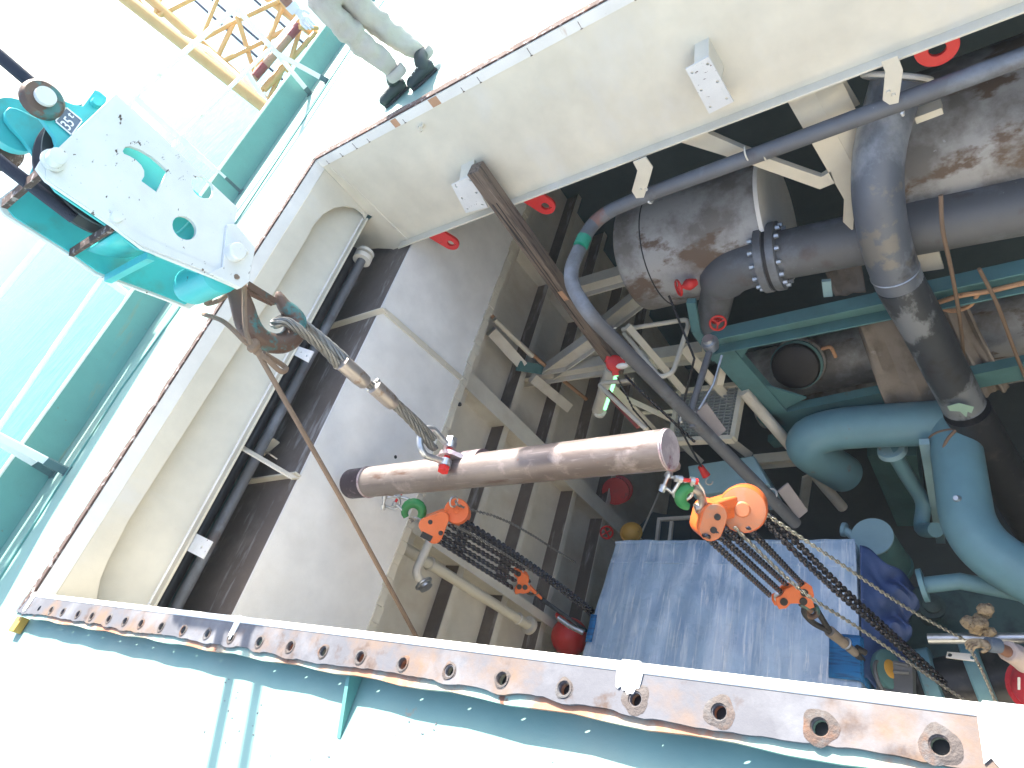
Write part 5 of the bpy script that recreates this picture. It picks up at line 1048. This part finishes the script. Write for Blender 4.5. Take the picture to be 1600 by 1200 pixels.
for dx, dy, ro in ((0, 0, 0), (7, -2, .5)):
    k = chain_links(smooth([P(716 + dx, 814 + dy, Z=ZH + .03), P(800 + dx, 868 + dy, Z=ZH + .5), P(880 + dx, 925 + dy, Z=ZH + 1.1), P(955 + dx, 985 + dy, Z=ZH + 1.8)], 3), .050, .037, .0088, m_chain, th2, False, roll=ro); b.add(k.v, k.f, True)
obj('slack_chain', b, m_chain, th2, kind='stuff')
b = chain_links(smooth([P(708, 820, Z=ZH), P(760, 848, Z=ZH + .2), P(830, 892, Z=ZH + .7)], 3), .030, .019, .0040, m_hchain, th2, False); k = chain_links(smooth([P(712, 784, Z=ZH), P(724, 793, Z=ZH), P(800, 818, Z=ZH+.5), P(900, 880, Z=ZH+1.5)], 3), .030, .019, .0040, m_hchain, th2, False); b.add(k.v, k.f, True); obj('hand_chain', b, m_strand, th2, kind='stuff')
b = MB(); b.torus(P(709, 784, Z=ZH), BACK + RIGHT, .03, .006, 14, 6); obj('chain_guide', b, m_galv, th2)
lower_block(th2, LB2, Rp(20, LB2), math.radians(-68), Z2)
b = MB(); b.tube([P(823, 913, Z=Z2), P(846, 935, Z=Z2 + .05)], [.018, .010], 8); obj('bottom_shank', b, m_orange, th2)
b = MB(); b.torus(P(832, 918, Z=Z2 + .03), BACK, .05, .012, 14, 6, 0, 4.0); b.tube([P(846, 936, Z=Z2 + .06), P(915, 985, Z=Z2 + .6)], .016, 8); obj('wire_tail', b, m_darkpipe, th2)

EYE_SCALE[:] = [1.0, 0.0]
# ================================================================ RAILS, STANCHIONS, BOOM
def stanchion(feet, top, label):
    t = thing('rail_stanchion', label, 'stanchion', (feet[0] + feet[-1])/2, 'white railing stanchions')
    for k, ft in enumerate(feet):
        d_ = (top - ft); n_ = ft + d_*.16
        b = MB(); b.bar(n_, top, .055, .020, BACK); obj('leg', b, m_rim, t)
        b = MB(); b.bar(ft, n_, .06, .024, BACK); b.bar(ft - V((.04, 0, 0)), ft + V((.05, 0, 0)), .07, .02); obj('foot', b, m_engine, t)
    return t
S1a, S1b = P(485, 147, z=ZD), P(512, 127, z=ZD); mid1 = V((-6.25, 6.55, 0)); T1 = V((-6.30, 6.47, zat(360, 20, -6.30, 6.47))); K1 = V((-6.30, 6.47, zat(424, 92, -6.30, 6.47)))
t = stanchion([S1a, S1b], K1, 'white forked railing stanchion with two dark green feet near the standing man')
b = MB(); b.bar(K1, T1, .058, .022, BACK); obj('upright', b, m_rim, t)
F2 = P(375, 301, z=ZD); T2 = V((F2.x - .02, F2.y, zat(200, 160, F2.x, F2.y))); 
stanchion([F2], T2, 'white railing stanchion rising behind the crane hook block')
F3 = P(243, 492, z=ZD); T3 = V((F3.x, F3.y, .95)); stanchion([F3], T3, 'white railing stanchion partly behind the lower end of the hook block')
F4a, F4b = P(105, 737, z=ZD), P(84, 741, z=ZD); T4 = V((F4a.x - .02, F4a.y, .95)); stanchion([F4a, F4b], T4, 'white railing stanchion with a rusty forked foot at the left edge')
F5 = V((-5.95, -.8, ZD)); T5 = V((-5.95, -.8, .95)); T0 = V((-6.45, 9.5, .98))
for hh, lab in ((.0, 'white top rail pipe running along the bulwark stanchions'), (-.5, 'white lower rail pipe running along the bulwark stanchions')):
    pts = [T0 + Zv*hh, T1 + Zv*hh, T2 + Zv*hh, T3 + Zv*hh, T4 + Zv*hh, T5 + Zv*hh]
    b = MB(); b.tube(pts, .027 if hh == 0 else .020, 10); solo('guard_rail', b, m_rim, lab, 'railing')
# yellow lattice boom beyond the ship side
tb2 = thing('crane_boom', 'yellow lattice crane boom standing over the sea beyond the bulwark', 'crane boom', P(412, 165, Z=12))
def BP(x, y, Z=12): return P(x/2.963, y/2.963, Z=Z)
def ext(a, e, f): return a + (e - a)*f
ch_ = [(BP(590, 0, 12), BP(1220, 492, 12), .11), (BP(700, 0, 12.9), BP(1235, 475, 12.9), .09), (BP(1280, 20, 13.2), BP(1520, 210, 13.2), .09)]
for a_, e_, r_ in ch_:
    b = MB(); b.tube([ext(a_, e_, -.9), ext(a_, e_, 1.25)], r_, 10); obj('chord', b, m_yellow, tb2)
zz = [((715, 75), (745, -20)), ((725, 80), (900, -10)), ((930, 178), (1008, -10)), ((945, 176), (1110, 90)), ((1110, 90), (1300, 0)), ((990, 300), (1095, 80)), ((1000, 300), (1385, 108)), ((1170, 365), (1305, 40)), ((1170, 370), (1220, 230)), ((1210, 420), (1320, 290)), ((1225, 420), (1460, 150)), ((1330, 330), (1390, 130)), ((1240, 470), (1310, 320)), ((1385, 125), (1470, 130)), ((590, -60), (700, 80)), ((1300, 0), (1400, 125)), ((1100, 80), (1185, 360))]
for p, q in zz: b = MB(); b.tube([BP(*p, 12.8), BP(*q, 13.1)], .045, 8); obj('lacing', b, m_yellow, tb2)
b = MB(); b.tube([BP(1175, 365, 12.7), BP(1385, 118, 12.9)], .075, 10); obj('strut', b, m_primer, tb2); b = MB(); b.tube([BP(1180, 355, 12.68), BP(1225, 300, 12.7)], .078, 10); obj('strut_sleeve', b, m_boomred, tb2); b = MB(); b.tube([BP(1340, 170, 12.85), BP(1385, 118, 12.88)], .078, 10); obj('strut_sleeve', b, m_boomred, tb2)
b = MB(); b.tube([BP(735, 90, 12.2), BP(840, 175, 12.2), BP(960, 230, 12.2), BP(1210, 450, 12.2)], .05, 8); b.tube([BP(1130, 330, 12.2), BP(1225, 480, 12.2)], .08, 8); obj('hose', b, m_rim, tb2)
for k, (p, q) in enumerate((((900, 0), (1430, 480)), ((985, 0), (1480, 430)), ((1180, 0), (1540, 320)), ((745, 90), (1010, 290)))):
    a_, e_ = BP(*p, 13.6), BP(*q, 13.6); b = MB(); b.tube([ext(a_, e_, -.6), ext(a_, e_, 1.1)], .025, 6); solo('boom_cable', b, m_cable, ['dark cable in the middle of the cables crossing the yellow boom', 'dark cable just above the middle one over the yellow boom', 'uppermost dark cable of the boom, nearest the standing worker', 'lowest dark cable of the boom, close to its thick lower chord'][k], 'cable', 'cables along the yellow boom')

tb3 = thing('unseen_shade_boom', 'added yellow lattice boom out of view that shades the left deck', 'crane boom', (-7.1, 4, 2.7))  # unseen boom, added to throw dappled shade on the left deck
c_ = [[V((-6.45 + dx, -1.5, 3.0 + dz)), V((-7.30 + dx*.3, 5.6, 3.0 + dz*.4))] for dx, dz in ((-.32, 0), (.32, 0), (0, .55))]
for p, q in c_: b = MB(); b.tube([p, q], .06, 8); obj('chord', b, m_yellow, tb3)
for k in range(9):
    for i_, j_ in ((0, 1), (1, 2), (2, 0)):
        p, q = c_[i_][0].lerp(c_[i_][1], k/9), c_[j_][0].lerp(c_[j_][1], (k + 1)/9); b = MB(); b.tube([p, q], .028, 6); obj('lacing', b, m_yellow, tb3)
b = MB(); b.prism([V((-7.05, 1.9, 3.1)), V((-6.65, 1.9, 3.1)), V((-6.8, 3.4, 3.1)), V((-7.2, 3.4, 3.1))], (0, 0, .5)); obj('shade_box', b, m_yellow, tb3)  # solid box added to the unseen boom for a broader deck shadow
# ================================================================ PEOPLE
def skin_body(name, verts, edges, mat, parent, sub=2, root=0, label=None):
    """one continuous surface grown round a joint skeleton: verts = (point, rx, ry)"""
    off = origin_of(parent) if parent else V()
    me = bpy.data.meshes.new(name); me.from_pydata([T(v[0]) - off for v in verts], edges, []); o = bpy.data.objects.new(name, me); COL.objects.link(o)
    if parent: o.parent = parent
    m = o.modifiers.new('skin', 'SKIN'); m.use_smooth_shade = True
    for i, v in enumerate(verts):
        s = me.skin_vertices[0].data[i]; s.radius = (v[1]*EYE_SCALE[0], (v[2] if len(v) > 2 else v[1])*EYE_SCALE[0]); s.use_root = (i == root)
    sb = o.modifiers.new('sub', 'SUBSURF'); sb.levels = sub; sb.render_levels = sub
    dg = bpy.context.evaluated_depsgraph_get(); me2 = bpy.data.meshes.new_from_object(o.evaluated_get(dg)); me2.name = name
    o.modifiers.clear(); o.data = me2; me2.materials.clear(); me2.materials.append(mat)
    for p in me2.polygons: p.use_smooth = True
    if label: o['label'] = label
    return o
GZ = ZD + .002; PN = V((.80, -.60, 0)); PO = P(648, 136, z=GZ)
def PP(px, py, d=0):
    r_ = ray(px, py); t_ = (PO + PN*d - EYE).dot(PN) / r_.dot(PN); return EYE + r_*t_
tp = thing('person', 'worker in tan trousers, dark boots and a white glove standing on the coaming edge', 'person', (-3.66, 4.7, 0))
a1, k1, h1 = PP(621, 117), PP(566, 68), PP(502, 6)
a2, k2, h2_ = PP(664, 88, -.05), PP(604, 50, -.03), PP(552, 4)
hip = (h1 + h2_)/2 + V((0, 0, .10)); hd = (h2_ - h1); hd.z = 0; hd.normalize()
ch_t = hip + V((0, 0, .45)); nk = hip + V((0, 0, .62)); 
verts = [(hip, .16, .13), (hip - hd*.10 + V((0, 0, -.05)), .125), (h1.lerp(k1, .45), .115), (k1, .098), (k1.lerp(a1, .5), .092), (a1 + V((0, 0, .03)), .082),
         (hip + hd*.10 + V((0, 0, -.05)), .125), (h2_.lerp(k2, .45), .115), (k2, .098), (k2.lerp(a2, .5), .092), (a2 + V((0, 0, .03)), .082), (hip + V((0, 0, .18)), .145, .11)]
edges = [(0, 1), (1, 2), (2, 3), (3, 4), (4, 5), (0, 6), (6, 7), (7, 8), (8, 9), (9, 10), (0, 11)]
legs = skin_body('trousers', verts, edges, m_tan, tp, 3)
dt = bpy.data.textures.new('cloth_folds', 'CLOUDS'); dt.noise_scale = .095
dm = legs.modifiers.new('folds', 'DISPLACE'); dm.texture = dt; dm.strength = .055; dm.mid_level = .5
for a_ in (a1, a2):
    b = MB(); b.lathe(a_ + V((0, 0, .0)), (0, 0, 1), [(-.02, .080), (.0, .090), (.05, .088), (.06, .080)], 20); obj('trouser_cuff', b, m_tan, tp)
for a_, (tx_, ty_), (hx_, hy_) in ((a1, (613, 160), (637, 138)), (a2, (659, 130), (681, 110))):
    toe = P(tx_, ty_, z=GZ); heel = P(hx_, hy_, z=GZ); dv = (toe - heel).normalized(); toe = heel + dv*.26; s_ = dv.cross(Zv)*.050; up = lambda k: V((0, 0, k))
    an = heel + dv*.06 + up(.12)
    b = MB(); b.tube(smooth([heel - dv*.012 + up(.05), heel + dv*.02 + up(.058), heel + dv*.09 + up(.066), heel + dv*.16 + up(.060), heel + dv*.225 + up(.052), heel + dv*.262 + up(.045)], 3), [.030, .042, .048, .052, .054, .055, .055, .055, .054, .053, .052, .051, .048, .042, .034, .018], 16)
    b.tube(smooth([heel + dv*.05 + up(.06), an, a_.lerp(an, .5) + up(.03), a_ + up(.03)], 3), [.05, .053, .055, .056, .056, .057, .058, .058, .058, .058], 16); obj('boot', b, m_boot, tp)
    b = MB(); b.prism([heel - s_*.75 - dv*.015 + up(.002), heel - s_*.85 + dv*.07 + up(.002), heel - s_*1.05 + dv*.17 + up(.002), heel - s_*.6 + dv*.255 + up(.002), heel + s_*.6 + dv*.255 + up(.002), heel + s_*1.05 + dv*.17 + up(.002), heel + s_*.85 + dv*.07 + up(.002), heel + s_*.75 - dv*.015 + up(.002)], (0, 0, .020)); obj('boot_sole', b, m_black, tp, bevel=.004)
    for kk in (.0, .35, .7):
        q = an.lerp(heel + dv*.17 + up(.1), kk) + dv*.05 + up(.0); b = MB(); b.bar(q - s_*.55, q + s_*.55, .008, .006); obj('boot_lace', b, m_rim, tp)
sh1 = nk - hd*.20 - V((0, 0, .04)); sh2 = nk + hd*.20 - V((0, 0, .04)); wr = PP(449, 3, .12); el_ = sh1.lerp(wr, .52) - hd*.05; wr2 = h2_ + V((0, 0, .05)) + hd*.14
torso = skin_body('shirt', [(hip + V((0, 0, .17)), .15, .115), (hip + V((0, 0, .32)), .155, .115), (ch_t, .17, .12), (nk, .07), (sh1, .075), (el_, .055), (el_.lerp(wr, .75), .045), (sh2, .075), (sh2.lerp(wr2, .5) + hd*.05, .055), (wr2, .045)], [(0, 1), (1, 2), (2, 3), (2, 4), (4, 5), (5, 6), (2, 7), (7, 8), (8, 9)], m_tan, tp, 2, 2)
hdc = nk + V((0, 0, .21)) + PN*.04
b = MB(); b.ball(hdc, .105, 20, (.85, .95, 1.2)); b.tube([nk, hdc], .055, 12); b.ball(hdc + PN*.10 - V((0, 0, .01)), .018, 8, (1, 1, 1.5)); obj('head', b, m_skin, tp)
b = MB(); b.lathe(hdc + V((0, 0, .03)), (0, 0, 1), [(0, .15), (.008, .15), (.012, .125), (.06, .115), (.10, .07), (.115, .001)], 24); obj('helmet', b, m_rim, tp)
def hand(par, wrist, dirv, palm_n, L, mat, name, curl=.5, thumb=1, label=None):
    """five fingered hand; dirv = wrist to knuckles"""
    d = V(dirv).normalized(); n = (V(palm_n) - d*V(palm_n).dot(d)).normalized(); s = d.cross(n); k = L / .185
    vs = [(wrist, .026*k, .022*k), (wrist + d*.045*k, .030*k, .018*k), (wrist + d*.085*k, .034*k, .015*k)]; ed = [(0, 1), (1, 2)]
    for i, (o_, ln) in enumerate(((-.030, .070), (-.010, .080), (.010, .074), (.028, .058))):
        b0 = wrist + d*.088*k + s*o_*k; i0 = len(vs); c_ = curl
        p1 = b0 + (d*math.cos(c_*.5) + n*math.sin(c_*.5))*ln*.45*k; p2 = p1 + (d*math.cos(c_*1.3) + n*math.sin(c_*1.3))*ln*.32*k; p3 = p2 + (d*math.cos(c_*2) + n*math.sin(c_*2))*ln*.25*k
        vs += [(b0, .0100*k), (p1, .0095*k), (p2, .0085*k), (p3, .0070*k)]; ed += [(2, i0), (i0, i0+1), (i0+1, i0+2), (i0+2, i0+3)]
    i0 = len(vs); t0 = wrist + d*.035*k - s*.028*k*thumb; t1 = t0 + (d*.7 - s*thumb*.6 + n*.3).normalized()*.036*k; t2 = t1 + (d*.85 - s*thumb*.1 + n*.45).normalized()*.03*k
    vs += [(t0, .014*k), (t1, .0115*k), (t2, .009*k)]; ed += [(1, i0), (i0, i0+1), (i0+1, i0+2)]
    return skin_body(name, vs, ed, mat, par, 2, 1, label)
wr0 = PP(456, 10, .12); b = MB(); b.tube([el_.lerp(wr, .8), wr, wr0], .036, 14); obj('wrist', b, m_skin, tp)
gdir = PP(482, 40, .12) - wr0; hand(tp, wr0 + gdir.normalized()*.02, gdir, PN, .20, m_glove, 'glove', .35, 1, 'white cotton work glove')
b = MB(); b.lathe(wr0 - gdir.normalized()*.02, gdir, [(0, .044), (.03, .043), (.06, .040)], 16); obj('glove_cuff', b, m_glove, tp)
EYE_SCALE[:] = [1.36, -.54]  # second worker is enlarged about the camera position as well
# second worker reaching in from the right edge
Zh = 3.45; W0 = P(1552, 1008, Z=Zh); E0 = P(1640, 1048, Z=Zh + .12); S0 = P(1720, 1020, Z=Zh + .3)
t3 = thing('person', 'worker at the right edge pulling the hand chain with a tan glove', 'person', S0)
skin_body('forearm', [(W0, .026, .024), (W0.lerp(E0, .4), .035, .032), (E0, .042), (S0, .055)], [(0, 1), (1, 2), (2, 3)], m_skin, t3, 2)
b = MB(); dv = (E0 - W0).normalized(); st = W0 + dv*.10; b.tube(smooth([st, st + dv*.05, st + dv*.1, E0, S0], 3), [.056, .052, .058, .054, .058, .055, .06, .058, .064, .066, .07, .075, .08][:13], 16); o = obj('sleeve', b, m_sleeve, t3); dm = o.modifiers.new('sub', 'SUBSURF'); dm.levels = 1; dm.render_levels = 1; dm = o.modifiers.new('folds', 'DISPLACE'); dm.texture = dt; dm.strength = .03
gd = P(1508, 1002, Z=Zh) - W0; hand(t3, W0 + gd.normalized()*.01, gd, -BACK*.3 - UP, .155, m_tglove, 'glove', .95, -1, 'dirty tan work glove gripping the chain')
b = MB(); b.lathe(W0 - gd.normalized()*.03, gd, [(0, .036), (.03, .038), (.06, .036)], 16); obj('glove_cuff', b, m_plate, t3)
hc = P(1625, 1072, Z=3.5); b = MB(); b.lathe(hc - UP*.0, (BACK*.5 + V((-.4, 0, .8))).normalized(), [(-.02, .15), (-.012, .15), (0, .125), (.05, .115), (.09, .07), (.105, .001)], 28); obj('helmet', b, m_helmet, t3, 'red safety helmet')
b = MB(); q = P(1592, 1068, Z=3.36); b.bar(q + UP*.03, q - UP*.03, .012, .004, BACK); obj('helmet_stripe', b, m_rim, t3)
b = MB(); b.ball(hc - V((-.03, 0, .08)), .09, 16); obj('head', b, m_skin, t3)
skin_body('torso', [(S0 + V((.1, 0, .0)), .10), (S0 + V((.22, 0, -.1)), .15), (S0 + V((.2, 0, -.5)), .15)], [(0, 1), (1, 2)], m_sleeve, t3, 2, 1)
EYE_SCALE[:] = [1.0, 0.0]

# ---------------------------------------------------------------- thin volume standing in for a milky lens veil
hm = bpy.data.materials.new('veil_haze'); hm.use_nodes = True; n_ = hm.node_tree.nodes; n_.clear()
pv = n_.new('ShaderNodeVolumePrincipled'); pv.inputs['Color'].default_value = (.90, .96, 1, 1); pv.inputs['Density'].default_value = .0014; pv.inputs['Anisotropy'].default_value = .1
mo = n_.new('ShaderNodeOutputMaterial'); hm.node_tree.links.new(pv.outputs[0], mo.inputs['Volume'])
b = MB(); b.box(-R_ - 5, R_ + 5, -R_ - 5, R_ + 5, -10.5, 16); obj('haze', b, hm, kind='stuff')
